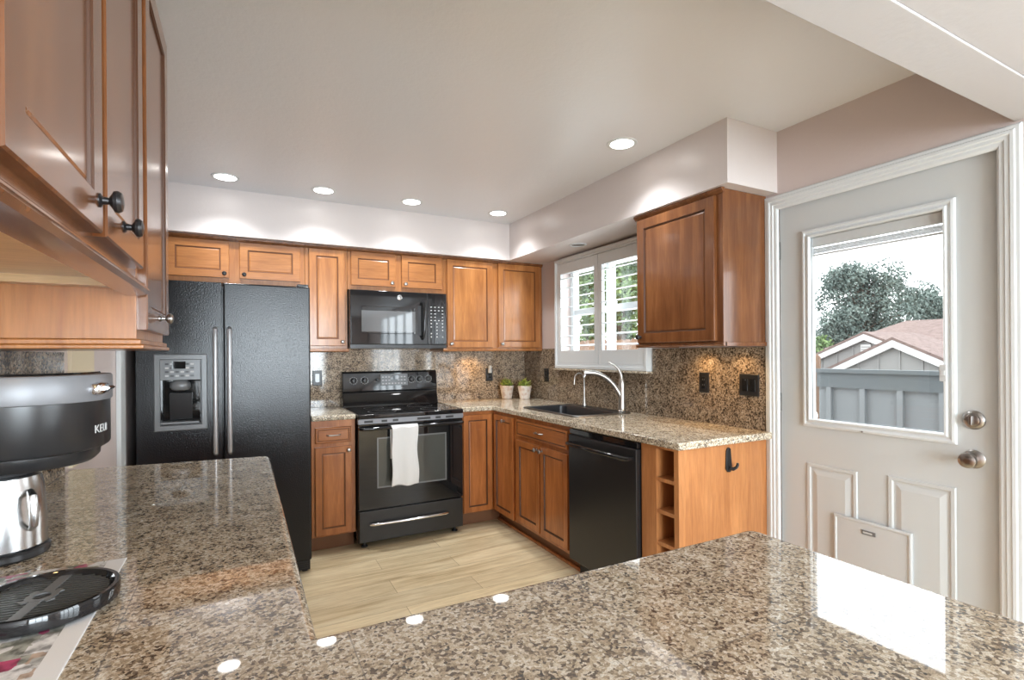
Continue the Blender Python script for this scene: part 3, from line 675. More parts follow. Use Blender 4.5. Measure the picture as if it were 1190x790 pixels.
# backsplashes
ZS = UB - 0.002
mb = MB(); mb.box((0.39, WY - 0.012, CT - 0.03), (WX - 0.012, WY - 0.0005, ZS)); mb.box((0.700, WY - 0.012, ZS), (1.464, WY - 0.0005, 1.45)); tag(mb.build('backsplash', 'granite_splash_x', smooth=0), 'speckled granite tile backsplash behind the range', 'backsplash')
mb = MB(); mb.box((WX - 0.012, 3.711, CT - 0.03), (WX - 0.0005, WY - 0.0005, ZS)); mb.box((WX - 0.012, 2.564, CT - 0.03), (WX - 0.0005, 3.711, FZ0 - 0.018)); mb.box((WX - 0.012, 1.742, CT - 0.03), (WX - 0.0005, 2.564, 1.382)); tag(mb.build('backsplash', 'granite_splash_y', smooth=0), 'speckled brown granite backsplash under the shutters and right wall cabinet', 'backsplash')
mb = MB(); mb.box((LX + 0.0005, 0.9, CT + 0.001), (LX + 0.012, 2.33, 1.371)); tag(mb.build('backsplash', 'granite_splash_y', smooth=0), 'granite backsplash strip at left behind the coffee maker', 'backsplash')

# ------------------------------------------------------------------ refrigerator
FX0, FX1, FYF, FT = -0.520, 0.376, 3.42, 1.782
t = thing('refrigerator', 'black side by side refrigerator with ice and water dispenser', 'refrigerator', (FX0, FYF, 0), 0)
FW = FX1 - FX0
mb = MB(); mb.box((0.004, 0.075, 0.03), (FW - 0.004, WY - FYF - 0.03, FT - 0.012)); mb.build('body', 'fridge', t, bevel=0.004)
split = 0.415
dz0, dz1 = 0.075, FT
# freezer door with the dispenser opening
ox0, ox1, oz0, oz1 = 0.108, 0.302, 0.975, 1.225
mb = MB(); D = 0.068
mb.box((0.002, 0, dz0), (ox0, D, dz1)); mb.box((ox1, 0, dz0), (split - 0.004, D, dz1)); mb.box((ox0, 0, dz0), (ox1, D, oz0)); mb.box((ox0, 0, oz1), (ox1, D, dz1)); mb.box((ox0, D - 0.006, oz0), (ox1, D, oz1))
fd = mb.build('freezer_door', 'fridge', t, smooth=0)
mb = MB(); mb.box((split + 0.004, 0, dz0), (FW - 0.002, D, dz1)); rd = mb.build('refrigerator_door', 'fridge', t, bevel=0.010, seg=3)
def fhandle(x, par):
    mb = MB(); mb.tube([(x, -0.004, 0.79), (x, -0.030, 0.80), (x, -0.040, 0.86), (x, -0.042, 1.15), (x, -0.040, 1.45), (x, -0.030, 1.505), (x, -0.004, 1.515)], [0.012, 0.013, 0.013, 0.013, 0.013, 0.013, 0.012], 12)
    mb.build('handle', 'handle_grey', par)
fhandle(split - 0.036, fd); fhandle(split + 0.036, rd)
df = MB(); df.rings(0.256, 0.428, [(0, -0.0005), (0, -0.010), (0.005, -0.014), (0.028, -0.014), (0.031, -0.009), (0.031, -0.0005)], T=Matrix.Translation((0.083, 0, 0.938)), hole=True)
dfo = df.build('dispenser_frame', 'grey_plastic', fd, smooth=0)
mb = MB(); mb.box((ox0 + 0.004, -0.011, oz1 - 0.004), (ox1 + 0.002, -0.001, 1.336)); cp = mb.build('control_panel', 'grey_plastic', dfo, bevel=0.002)
mb = MB(); mb.box((ox0 + 0.060, -0.014, 1.285), (ox0 + 0.125, -0.0112, 1.325)); mb.build('display', 'black_gloss', dfo)
mb = MB()
for i in range(6):
    for j in range(4):
        if 1 < i < 4 and j > 1: continue
        mb.box((ox0 + 0.028 + i * 0.024, -0.0135, 1.240 + j * 0.022), (ox0 + 0.045 + i * 0.024, -0.0112, 1.250 + j * 0.022), (i + j) % 2)
mb.build('buttons', ['grey_lt', 'black_satin'], dfo, smooth=0)
# cavity liner, chute, paddle, tray
mb = MB(); mb.box((ox0, 0.056, oz0), (ox1, 0.061, oz1)); mb.box((ox0, 0, oz0), (ox0 + 0.004, 0.056, oz1)); mb.box((ox1 - 0.004, 0, oz0), (ox1, 0.056, oz1)); mb.box((ox0 + 0.004, 0, oz1 - 0.004), (ox1 - 0.004, 0.056, oz1)); mb.build('cavity', 'black_gloss', dfo, smooth=0)
mb = MB(); cxm = (ox0 + ox1) / 2
mb.lathe([(0.030, 0), (0.050, -0.018), (0.052, -0.040), (0.040, -0.055), (0.020, -0.060)], Matrix.Translation((cxm, 0.020, oz1 - 0.005)) @ Matrix.Diagonal((1, 0.62, 1, 1)), 24); mb.build('ice_chute', 'grey_plastic', dfo)
mb = MB(); mb.prism([(0.046, oz0 + 0.02), (0.054, oz0 + 0.02), (0.054, oz0 + 0.17), (0.030, oz0 + 0.17)], 'x', cxm - 0.055, cxm + 0.055); mb.build('paddle', 'black_satin', dfo, bevel=0.002)
mb = MB(); mb.box((ox0 + 0.004, -0.012, oz0), (ox1 - 0.004, 0.056, oz0 + 0.012)); mb.build('drip_tray', 'grey_plastic', dfo, bevel=0.002)
mb = MB(); mb.box((0.01, 0.02, 0.012), (FW - 0.01, 0.06, 0.070))
for k in range(4): mb.box((0.02, 0.016, 0.018 + 0.013 * k), (FW - 0.02, 0.021, 0.024 + 0.013 * k))
mb.build('toe_grille', 'black_matte', t, smooth=0)
for x in (0.03, FW - 0.05): mb = MB(); mb.cyl((x + 0.01, 0.045, 0.0), (x + 0.01, 0.045, 0.02), 0.018, 14); mb.build('foot', 'black_matte', t)
for x in (0.01, FW - 0.075): mb = MB(); mb.box((x, 0.012, FT + 0.0005), (x + 0.065, 0.12, FT + 0.016)); mb.build('hinge_cover', 'black_satin', t, bevel=0.004)

# ------------------------------------------------------------------ range
RX0, RX1, RYF = 0.702, 1.482, 3.630
t = thing('range', 'black freestanding electric range with smooth cooktop', 'stove', (RX0, RYF, 0), 0)
RW = RX1 - RX0; RT = 0.940
mb = MB(); mb.box((0, 0.035, 0.035), (RW, WY - RYF - 0.03, 0.905)); mb.build('body', 'black_gloss', t, bevel=0.003)
mb = MB(); mb.box((-0.001, -0.012, 0.907), (RW + 0.001, 0.56, RT), 0); ck = mb.build('cooktop', 'black_glass', t, bevel=0.008, seg=3)
mb = MB(); mb.box((0.0, -0.008, 0.872), (RW, 0.034, 0.906))
for k, (a, b) in enumerate(((0.04, 0.10), (0.16, 0.20), (0.24, 0.28), (0.42, 0.52), (0.56, 0.60), (0.64, 0.70))): mb.box((a, -0.009, 0.880), (b, -0.0078, 0.896), 1)
mb.build('vent_strip', ['silver', 'black_matte'], t, smooth=0)
for x, y, r in ((0.20, 0.14, 0.10), (0.20, 0.41, 0.075), (0.57, 0.14, 0.075), (0.57, 0.41, 0.10)):
    mb = MB(); mb.lathe([(r - 0.002, RT + 0.0002), (r, RT + 0.0004), (r + 0.002, RT + 0.0002)], Matrix.Translation((x, y, 0)), 40, cap=False); mb.build('burner_ring', 'grey_plastic', t)
# backguard
BY = WY - RYF - 0.032
mb = MB()
mb.prism([(0.562, 0.907), (0.575, 0.985), (0.600, 1.050), (0.590, 1.060), (0.605, 1.205), (0.620, 1.220), (BY, 1.220), (BY, 0.907)], 'x', -0.004, RW + 0.004); bg_ = mb.build('backguard', 'black_gloss', t, bevel=0.006, seg=2)
bgT = lambda x, z: (x, 0.590 + (z - 1.060) / 0.145 * 0.015, z)
RKb = Matrix.Rotation(math.radians(96), 4, 'X')
for x in (0.082, 0.170, 0.268, 0.560, 0.630, 0.708):
    small = abs(x - 0.268) < 0.01
    p = bgT(x, 1.148); T = Matrix.Translation(p) @ Matrix.Rotation(math.radians(84), 4, 'X')
    mb = MB(); r = 0.011 if small else 0.021
    mb.lathe([(r * 1.15, 0.0), (r * 1.15, 0.003), (r, 0.005), (r * 0.92, 0.020), (r * 0.7, 0.023)], T, 20); mb.box((-0.003, -r, 0.020), (0.003, r, 0.028), 0, T)
    kb = mb.build('knob', 'black_satin', bg_)
    if not small:
        mb = MB(); mb.lathe([(0.0275, 0.0006), (0.0285, 0.0014), (0.0265, 0.0016)], T, 24, cap=False)
        for a in range(9):
            q = math.radians(-210 + a * 30); mb.box((0.031 * math.cos(q) - 0.0016, 0.031 * math.sin(q) - 0.0016, 0.0005), (0.031 * math.cos(q) + 0.0016, 0.031 * math.sin(q) + 0.0016, 0.0012), 0, T)
        mb.build('dial_marks', 'grey_lt', kb)
mb = MB(); T = Matrix.Translation(bgT(0.300, 1.100)) @ Matrix.Rotation(math.radians(84), 4, 'X')
mb.box((0, 0, 0.0004), (0.225, 0.095, 0.004), 0, T); cpn = mb.build('control_panel', 'grey_plastic', bg_, bevel=0.001)
mb = MB(); mb.box((0.085, 0.050, 0.0042), (0.150, 0.082, 0.0052), 0, T); mb.build('display', 'black_gloss', cpn)
mb = MB()
for i in range(8):
    for j in range(3):
        if 2 < i < 5 and j > 0: continue
        mb.box((0.010 + i * 0.026, 0.012 + j * 0.027, 0.0042), (0.026 + i * 0.026, 0.022 + j * 0.027, 0.0050), 0, T)
mb.build('buttons', 'grey_lt', cpn, smooth=0)
# badge below the panel
# oven door
mb = MB(); wx0, wx1, wz0, wz1 = 0.135, 0.640, 0.420, 0.765
mb.box((0.004, 0, 0.272), (wx0, 0.033, 0.868)); mb.box((wx1, 0, 0.272), (RW - 0.004, 0.033, 0.868)); mb.box((wx0, 0, 0.272), (wx1, 0.033, wz0)); mb.box((wx0, 0, wz1), (wx1, 0.033, 0.868)); od = mb.build('oven_door', 'black_glass', t, smooth=0)
mb = MB(); mb.box((wx0, 0.0012, wz0), (wx1, 0.030, wz1)); mb.build('window', 'oven_glass', od, smooth=0)
mb = MB(); mb.rings(wx1 - wx0 + 0.012, wz1 - wz0 + 0.012, [(0, 0), (0, -0.0008), (0.010, -0.0008), (0.010, 0)], T=Matrix.Translation((wx0 - 0.006, 0, wz0 - 0.006)), hole=True); mb.build('window_glare_border', 'grey_plastic', od, smooth=0)  # grey border stands in for bright reflections at the window's sides
mb = MB(); hz = 0.842; mb.tube([(0.012, 0, hz), (0.014, -0.030, hz), (0.030, -0.045, hz), (0.10, -0.050, hz), (RW - 0.10, -0.050, hz), (RW - 0.030, -0.045, hz), (RW - 0.014, -0.030, hz), (RW - 0.012, 0, hz)], 0.0115, 12); mb.build('handle', 'black_gloss', od)
# drawer
mb = MB(); mb.box((0.004, 0, 0.045), (RW - 0.004, 0.034, 0.262)); dr = mb.build('storage_drawer', 'black_satin', t, bevel=0.004)
mb = MB(); za = 0.170
pts = [(0.075, 0, za), (0.080, -0.016, za), (0.10, -0.024, za)] + [(0.10 + 0.525 * i / 8, -0.026 - 0.008 * math.sin(PI * i / 8), za - 0.0 + 0.0 * i) for i in range(1, 8)] + [(0.625, -0.024, za), (0.645, -0.016, za), (0.650, 0, za)]
mb.tube(pts, [0.011] * 3 + [0.0095] * 7 + [0.011] * 3, 12); mb.build('handle', 'chrome', dr)
for x in (0.05, RW - 0.05):
    for y in (0.06, 0.55): mb = MB(); mb.lathe([(0.022, 0), (0.022, 0.008), (0.010, 0.012), (0.010, 0.036)], Matrix.Translation((x, y, 0)), 14); mb.build('foot', 'black_matte', t)

# towel over the oven handle
def towel():
    x0, x1 = 0.918 + 0.0, 1.108; hy = RYF - 0.050; hz = 0.842; r = 0.0145
    path = []
    for i in range(26): path.append((hy + r - 0.0 + 0.006, 0.62 + (hz - 0.62) * i / 25, 'b'))
    for i in range(1, 10): a = PI * i / 10; path.append((hy + r * math.cos(a), hz + r * math.sin(a), 't'))
    for i in range(40): path.append((hy - r, hz - (hz - 0.432) * i / 39, 'f'))
    nx = 30; vs = []; fs = []
    for j, (y, z, k) in enumerate(path):
        for i in range(nx + 1):
            u = i / nx; d = abs(z - hz) / 0.41
            w_ = 1 - 0.03 * math.sin(d * 5) * (k == 'f')
            x = (x0 + x1) / 2 + (u - 0.5) * (x1 - x0) * w_ + (0.004 * math.sin(d * 9 + 1) if k == 'f' else 0)
            yy = y - (0.004 + 0.010 * d) * (0.5 + 0.5 * math.sin(u * 11 + 0.6 + d * 1.2)) * (1 if k == 'f' else 0)
            zz = z + (0.006 * math.sin(u * 7) * d if k == 'f' else 0)
            vs.append((x, yy, zz))
    n = nx + 1
    for j in range(len(path) - 1):
        for i in range(nx): fs.append((j * n + i, j * n + i + 1, (j + 1) * n + i + 1, (j + 1) * n + i))
    mb = MB(); mb.add(vs, fs); o = mb.build('dish_towel', 'towel', None, smooth=80)
    s = o.modifiers.new('solid', 'SOLIDIFY'); s.thickness = 0.0025; s.offset = 1
    return tag(o, 'white dish towel hanging over the oven door handle', 'towel')
towel()

# ------------------------------------------------------------------ microwave
t = thing('microwave', 'black over the range microwave under the low wall cabinet', 'microwave', (0.704, 3.905, 1.405), 0)
MW, MH = 0.756, 0.441
mb = MB(); mb.box((0, 0.03, 0.0), (MW, WY - 3.905 - 0.014, MH)); mb.build('body', 'black_satin', t, bevel=0.003)
mb = MB(); dw = 0.596
mb.box((0.0, 0, 0.028), (dw, 0.029, MH - 0.002)); md = mb.build('door', 'black_gloss', t, bevel=0.006, seg=3)
mb = MB(); mb.rings(0.44, 0.235, [(0, 0), (0, -0.0012), (0.014, -0.0012), (0.018, -0.0006), (0.03, -0.0006)], T=Matrix.Translation((0.066, 0, 0.096)), back=True); mb.build('window', 'black_glass', md, smooth=0)
mb = MB(); mb.box((0.082, -0.0026, 0.125), (0.496, -0.0013, 0.285)); mb.build('window_screen', 'micro_glass', md)
mb = MB(); mb.tube([(0.552, 0.0, 0.075), (0.552, -0.030, 0.085), (0.556, -0.038, 0.13), (0.558, -0.040, 0.22), (0.556, -0.038, 0.31), (0.552, -0.030, 0.355), (0.552, 0, 0.365)], 0.0115, 12); mb.build('handle', 'black_gloss', md)
mb = MB(); mb.box((0.516, -0.0015, 0.10), (0.542, -0.0002, 0.335)); mb.build('handle_recess', 'black_matte', md)
# round badge with a looping monogram
T = Matrix.Translation((0.372, 0, 0.392)) @ RK
mb = MB(); mb.lathe([(0.0195, 0.0), (0.0195, 0.002), (0.018, 0.003)], T, 28); bd = mb.build('badge', 'steel', md)
mb = MB(); vs, fs = txt('GE', 0.018, 0.0004); mb.add(vs, fs, 0, T @ Matrix.Translation((-0.0125, -0.0062, 0.0036))); mb.build('lettering', 'grey_plastic', bd, smooth=0)
mb = MB(); mb.box((dw + 0.002, 0, 0.028), (MW, 0.029, MH - 0.002)); mp = mb.build('control_panel', 'black_gloss', t, bevel=0.006, seg=3)
mb = MB(); mb.box((dw + 0.025, -0.0012, 0.365), (MW - 0.022, 0, 0.400)); mb.build('display', 'black_glass', mp)
mb = MB(); rnd = random.Random(3)
for j in range(10):
    z = 0.085 + j * 0.0265; n = 3 if j < 5 else 4
    for i in range(n):
        x = dw + 0.030 + i * (0.095 / (n - 1)); wq = 0.010 if j < 5 else 0.013
        if rnd.random() < 0.12: continue
        mb.box((x - wq / 2, -0.0008, z), (x + wq / 2, 0, z + 0.007 + 0.003 * (j < 5)))
mb.build('keypad', 'grey_lt', mp, smooth=0)
mb = MB(); mb.box((0.0, 0.004, 0.0), (MW, 0.03, 0.0265))
for k in range(24): mb.box((0.03 + k * 0.03, 0.0035, 0.006), (0.05 + k * 0.03, 0.0045, 0.012), 1)
mb.build('lower_vent', ['black_satin', 'black_matte'], t, smooth=0)

# ------------------------------------------------------------------ dishwasher
t = thing('dishwasher', 'black dishwasher between the sink cabinet and open cubby shelves', 'dishwasher', (BFX, 2.602, 0), -PI / 2)
W_ = 0.612
mb = MB(); mb.box((0, 0.005, 0.112), (W_, 0.58, zc - 0.002)); mb.build('body', 'black_satin', t)
mb = MB(); mb.box((0.003, -0.028, 0.110), (W_ - 0.003, 0.004, 0.865)); dd = mb.build('door', 'black_satin', t, bevel=0.005)
mb = MB(); mb.box((0.003, -0.020, 0.868), (W_ - 0.003, 0.004, zc - 0.006)); mb.build('control_panel', 'black_gloss', t, bevel=0.004)
mb = MB(); mb.tube([(0.03, -0.028, 0.815), (0.032, -0.058, 0.815), (0.05, -0.066, 0.815), (0.30, -0.072, 0.815), (W_ - 0.05, -0.066, 0.815), (W_ - 0.032, -0.058, 0.815), (W_ - 0.03, -0.028, 0.815)], 0.0115, 12); mb.build('handle', 'black_gloss', dd)
mb = MB(); mb.box((0.0, 0.055, 0.0), (W_, 0.075, 0.108)); mb.build('toe_panel', 'black_matte', t)

# ------------------------------------------------------------------ sink and faucets
t = thing('sink', 'black drop in single bowl sink in the corner counter', 'sink', ((SKX0 + SKX1) / 2, (SKY0 + SKY1) / 2, CT), 0)
SW, SL = SKX1 - SKX0, SKY1 - SKY0
T0 = Matrix.Translation((-SW / 2, -SL / 2, 0))
def rect(z, x0, y0, x1, y1, r, n=5):
    o = []
    for cx, cy, a in ((x1 - r, y1 - r, 0), (x0 + r, y1 - r, 90), (x0 + r, y0 + r, 180), (x1 - r, y0 + r, 270)):
        for i in range(n + 1): q = math.radians(a + 90 * i / n); o.append((cx + r * math.cos(q), cy + r * math.sin(q), z))
    return o
lo = [rect(0.0008, 0, 0, SW, SL, 0.03), rect(0.008, 0.002, 0.002, SW - 0.002, SL - 0.002, 0.03), rect(0.010, 0.010, 0.010, SW - 0.010, SL - 0.010, 0.025), rect(0.009, 0.030, 0.032, SW - 0.105, SL - 0.032, 0.05), rect(0.002, 0.036, 0.038, SW - 0.111, SL - 0.038, 0.05),
      rect(-0.175, 0.048, 0.05, SW - 0.123, SL - 0.05, 0.05), rect(-0.190, 0.08, 0.08, SW - 0.155, SL - 0.08, 0.05)]
mb = MB(); vs = []; fs = []; n = len(lo[0])
for l in lo: vs += l
for i in range(len(lo) - 1):
    for k in range(n): fs.append((i * n + k, i * n + (k + 1) % n, (i + 1) * n + (k + 1) % n, (i + 1) * n + k))
fs.append(tuple(range((len(lo) - 1) * n, len(lo) * n)))
mb.add(vs, fs, 0, T0)
for k in range(2 * n): mb.mi[k] = 1  # steel-ish rim faces, with the rim's edge highlight put into their colour
mb.build('bowl', ['sink', 'nickel_dk'], t, smooth=40)
mb = MB(); mb.lathe([(0.045, -0.1895), (0.045, -0.187), (0.035, -0.1865), (0.0, -0.1885)], Matrix.Translation((-0.03, 0, 0)), 24, cap=False); mb.build('drain', 'steel', t)
fxx, fyy = 2.300, 2.755
t = thing('faucet', 'satin nickel pull out kitchen faucet with lever on top', 'faucet', (fxx, fyy, CT + 0.0105), 0)
mb = MB(); mb.lathe([(0.030, 0), (0.031, 0.005), (0.026, 0.012), (0.024, 0.03), (0.023, 0.14), (0.024, 0.175), (0.022, 0.20), (0.017, 0.225), (0.010, 0.235)], None, 24); mb.build('body', 'nickel', t)
mb = MB()
def bez(p, n=18):
    p = [Vector(q) for q in p]; o = []
    for i in range(n + 1):
        u = i / n; o.append((1 - u) ** 3 * p[0] + 3 * (1 - u) ** 2 * u * p[1] + 3 * (1 - u) * u * u * p[2] + u ** 3 * p[3])
    return o
sp_ = bez([(-0.006, 0.0, 0.095), (-0.045, 0.02, 0.20), (-0.12, 0.05, 0.285), (-0.245, 0.10, 0.268)])
mb.tube(sp_, [0.0155] * 6 + [0.0145] * 6 + [0.0145, 0.016, 0.017, 0.0175, 0.0175, 0.0175, 0.015], 16); mb.build('spout', 'nickel', t)
mb = MB(); e = sp_[-1]; mb.cyl(e + Vector((0.012, -0.004, -0.004)), e + Vector((-0.002, 0.0, -0.030)), 0.012, 14); mb.build('spray_nozzle', 'nickel_dk', t)
mb = MB(); mb.box((-0.190, 0.075, 0.285), (-0.175, 0.085, 0.287)); mb.build('spray_button', 'black_matte', t)
mb = MB(); mb.tube([(0, 0, 0.215), (-0.004, 0.004, 0.255), (-0.018, 0.010, 0.290), (-0.048, 0.022, 0.322), (-0.085, 0.036, 0.340)], [0.016, 0.012, 0.009, 0.0065, 0.006], 12); mb.build('lever', 'nickel', t)
t = thing('filter_faucet', 'slender gooseneck filtered water tap at the far end of the sink', 'faucet', (2.305, 3.20, CT + 0.0105), 0)
mb = MB(); mb.lathe([(0.018, 0), (0.019, 0.006), (0.013, 0.030), (0.009, 0.055), (0.007, 0.07)], None, 18); mb.build('base', 'nickel', t)
mb = MB(); pts = [(0, 0, 0.06), (0, 0, 0.16), (0, 0, 0.20)] + [(-0.045 + 0.045 * math.cos(a), 0, 0.205 + 0.045 * math.sin(a)) for a in [i * PI / 10 for i in range(1, 10)]] + [(-0.090, 0, 0.200), (-0.092, 0, 0.165)]
mb.tube(pts, 0.0052, 10); mb.build('gooseneck', 'nickel', t)
mb = MB(); mb.tube([(0, 0, 0.05), (-0.012, -0.018, 0.055), (-0.02, -0.032, 0.058)], 0.004, 8); mb.build('lever', 'nickel', t)

# ------------------------------------------------------------------ potted plants
def pot(x, y, label, seed, spread):
    rd = random.Random(seed)
    t = thing('potted_plant', label, 'plant', (x, y, CT + 0.0005), rd.random() * 3, 'twin potted plants in the corner')
    mb = MB(); mb.lathe([(0.042, 0), (0.045, 0.003), (0.060, 0.098), (0.063, 0.100), (0.064, 0.118), (0.061, 0.121), (0.056, 0.118), (0.053, 0.100)], None, 28, cap=False)
    mb.lathe([(0.0, 0.0), (0.042, 0.0)], None, 28, cap=False); mb.build('pot', 'pot', t)
    mb = MB(); mb.lathe([(0.0, 0.103), (0.053, 0.101)], None, 20, cap=False); mb.build('soil', 'soil', t)
    mb = MB()
    for k in range(90):
        a = rd.random() * 2 * PI; r = rd.random() ** 0.6 * spread; z = 0.115 + rd.random() * 0.075 * (1 - 0.45 * r / spread)
        c = Vector((r * math.cos(a), r * math.sin(a), z)); d = Vector((math.cos(a + rd.uniform(-0.8, 0.8)), math.sin(a + rd.uniform(-.8, .8)), rd.uniform(-0.2, 0.9))).normalized()
        l = rd.uniform(0.018, 0.032); sd = d.cross(Vector((rd.uniform(-.3, .3), rd.uniform(-.3, .3), 1))).normalized() * l * 0.42; nrm = d.cross(sd).normalized() * 0.003
        b = [c - d * l * 0.6, c - sd + nrm, c + d * l * 0.15 - sd * 0.9 + nrm, c + d * l, c + d * l * 0.15 + sd * 0.9 + nrm, c + sd + nrm, c]
        mb.add([tuple(q) for q in b], [(0, 1, 6), (0, 6, 5), (1, 2, 6), (6, 4, 5), (2, 3, 6), (3, 4, 6)], 0 if rd.random() < 0.6 else 1)
    for k in range(14):
        a = rd.random() * 2 * PI; r = spread * 0.6 * rd.random(); mb.tube([(r * 0.3 * math.cos(a), r * 0.3 * math.sin(a), 0.1), (r * math.cos(a), r * math.sin(a), 0.165)], 0.0012, 5, 1)
    mb.build('foliage', ['leaf', 'leaf_dk'], t, smooth=0)
pot(2.150, 4.195, 'small leafy plant in whitewashed pot, left one nearer the range', 2, 0.052)
pot(2.272, 4.075, 'small leafy plant in whitewashed pot, right one nearer the sink', 5, 0.062)

# ------------------------------------------------------------------ outlets
def outlet(x, y, z, rz, w, h, label, kind):
    t = thing('wall_outlet' if kind != 'switch' else 'light_switch', label, 'outlet' if kind != 'switch' else 'switch', (x, y, z), rz)
    mb = MB(); mb.rings(w, h, [(0, 0), (0, -0.003), (0.004, -0.0055), (0.01, -0.0055)], T=Matrix.Translation((-w / 2, 0, -h / 2))); mb.build('cover_plate', 'black_satin', t, smooth=0)
    n = max(1, round(w / 0.06)); n = 2 if w > 0.1 else 1
    for k in range(n):
        xc = (k - (n - 1) / 2) * 0.046
        mb = MB(); mb.box((xc - 0.0165, -0.0078, -0.034), (xc + 0.0165, -0.0056, 0.034)); r_ = mb.build('rocker' if kind == 'switch' else 'receptacle', 'black_gloss', t, bevel=0.0015)
        if kind != 'switch':
            mb = MB()
            for zz in (-0.018, 0.014): mb.box((xc - 0.007, -0.0082, zz), (xc - 0.005, -0.0079, zz + 0.008)); mb.box((xc + 0.005, -0.0082, zz), (xc + 0.007, -0.0079, zz + 0.008))
            mb.build('slots', 'grey_plastic', r_, smooth=0)
outlet(2.025, WY - 0.0125, 1.165, 0, 0.072, 0.118, 'black outlet on the back splash left of the plant pots', 'outlet')
outlet(0.520, WY - 0.0125, 1.175, 0, 0.072, 0.118, 'black outlet between the refrigerator and range', 'outlet')
outlet(WX - 0.0125, 3.900, 1.165, -PI / 2, 0.072, 0.118, 'black outlet between plant pots and shutters', 'outlet')
outlet(WX - 0.0125, 2.135, 1.178, -PI / 2, 0.072, 0.118, 'narrow black outlet under the right wall cabinet', 'outlet')
outlet(WX - 0.0125, 1.833, 1.178, -PI / 2, 0.120, 0.118, 'wide black double switch next to the entry door', 'switch')
# small plug-in night light on the back outlet
t = thing('night_light', 'tiny pale night light plugged into the outlet behind the plants', 'night light', (2.025, WY - 0.0212, 1.195), 0)
mb = MB(); mb.box((-0.016, -0.020, -0.015), (0.016, 0, 0.02)); mb.build('base', 'plastic_white', t, bevel=0.003)
mb = MB(); mb.lathe([(0.014, 0.021), (0.018, 0.035), (0.015, 0.05), (0.006, 0.055)], Matrix.Translation((0, -0.012, 0)), 14); mb.build('shade', 'plastic_white', t)

# ------------------------------------------------------------------ ceiling lights
LN = ['recessed ceiling light above the refrigerator, far left of the row', 'recessed ceiling light in front of the narrow wall cabinet, second in the row',
      'recessed ceiling light in front of the microwave, third in the row', 'recessed ceiling light by the inside soffit corner, last in the back row', 'recessed ceiling light near the large right wall cabinet, apart from the row']
def downlight(x, y, label, power=36):
    t = thing('ceiling_light', label, 'ceiling light', (x, y, CEIL), 0, 'recessed kitchen ceiling lights')
    mb = MB(); mb.lathe([(0.080, 0), (0.079, -0.004), (0.070, -0.006), (0.062, -0.004), (0.060, -0.001)], None, 32, cap=False); mb.build('trim_ring', 'white', t)
    mb = MB(); mb.lathe([(0.0, -0.010), (0.030, -0.0095), (0.050, -0.0075), (0.061, -0.0045)], None, 28, cap=False); mb.build('lens', 'lamp', t)
    l = bpy.data.lights.new('downlight_lamp', 'SPOT'); l.spot_size = math.radians(125); l.spot_blend = 1.0; l.shadow_soft_size = 0.05; l.energy = power; l.color = (0.95, 0.98, 1.0)
    lo = bpy.data.objects.new('downlight_lamp', l); COL.objects.link(lo); lo.parent = t; lo.location = (0, 0, -0.016)
for (x, y), lb in zip(((-0.09, 3.66), (0.49, 3.66), (1.10, 3.65), (1.80, 3.64), (1.80, 2.14)), LN): downlight(x, y, lb)
t = thing('eyeball_light', 'unlit round light set in the soffit over the sink', 'ceiling light', (2.215, 3.14, SOF), 0)
mb = MB(); mb.lathe([(0.066, 0), (0.065, -0.003), (0.052, -0.005), (0.048, -0.001)], None, 28, cap=False); mb.build('trim_ring', 'white', t)
mb = MB(); mb.lathe([(0.0, -0.003), (0.030, -0.003), (0.048, -0.001)], None, 24, cap=False); mb.build('lens', 'grey_plastic', t)

# ------------------------------------------------------------------ coffee maker, carafe, drip tray, magazine
KX, KY = -0.405, 1.425
t = thing('coffee_maker', 'black and silver single cup coffee maker at far left on granite', 'coffee maker', (KX, KY, CT + 0.0005), 0)
def rr(w, d, r, z, n=8, cx=0, cy=0): return [(p[0] + cx, p[1] + cy, p[2]) for p in rect(z, -w / 2, -d / 2, w / 2, d / 2, r, n)]
def loft(loops, mi=0, mb=None, cap=True):
    mb = mb or MB(); vs = []; fs = []; n = len(loops[0])
    for l in loops: vs += l
    for i in range(len(loops) - 1):
        for k in range(n): fs.append((i * n + k, i * n + (k + 1) % n, (i + 1) * n + (k + 1) % n, (i + 1) * n + k))
    if cap: fs.append(tuple(reversed(range(n)))); fs.append(tuple(range((len(loops) - 1) * n, len(loops) * n)))
    mb.add(vs, fs, mi); return mb
HW, HD, HR = 0.275, 0.30, 0.13
z0h, z1h = 0.196, 0.317
mb = loft([rr(HW - 0.05, HD - 0.05, HR - 0.02, z0h - 0.008), rr(HW - 0.036, HD - 0.036, HR - 0.015, z0h), rr(HW - 0.034, HD - 0.034, HR - 0.015, z0h + 0.018), rr(HW - 0.004, HD - 0.004, HR, z0h + 0.022), rr(HW, HD, HR, z0h + 0.026), rr(HW, HD, HR, z1h)])
hd = mb.build('head', 'black_satin', t, smooth=40)
mb = loft([rr(HW + 0.006, HD + 0.006, HR + 0.003, z1h + 0.001), rr(HW + 0.008, HD + 0.008, HR + 0.003, z1h + 0.004), rr(HW + 0.008, HD + 0.008, HR + 0.003, z1h + 0.052), rr(HW + 0.002, HD + 0.002, HR, z1h + 0.056), rr(HW - 0.03, HD - 0.03, HR - 0.01, z1h + 0.057)])
bd = mb.build('top_band', 'silver', t, smooth=40)
mb = loft([rr(HW - 0.032, HD - 0.032, HR - 0.01, z1h + 0.058), rr(HW - 0.036, HD - 0.036, HR - 0.01, z1h + 0.061)]); mb.build('lid', 'black_gloss', t, smooth=40)
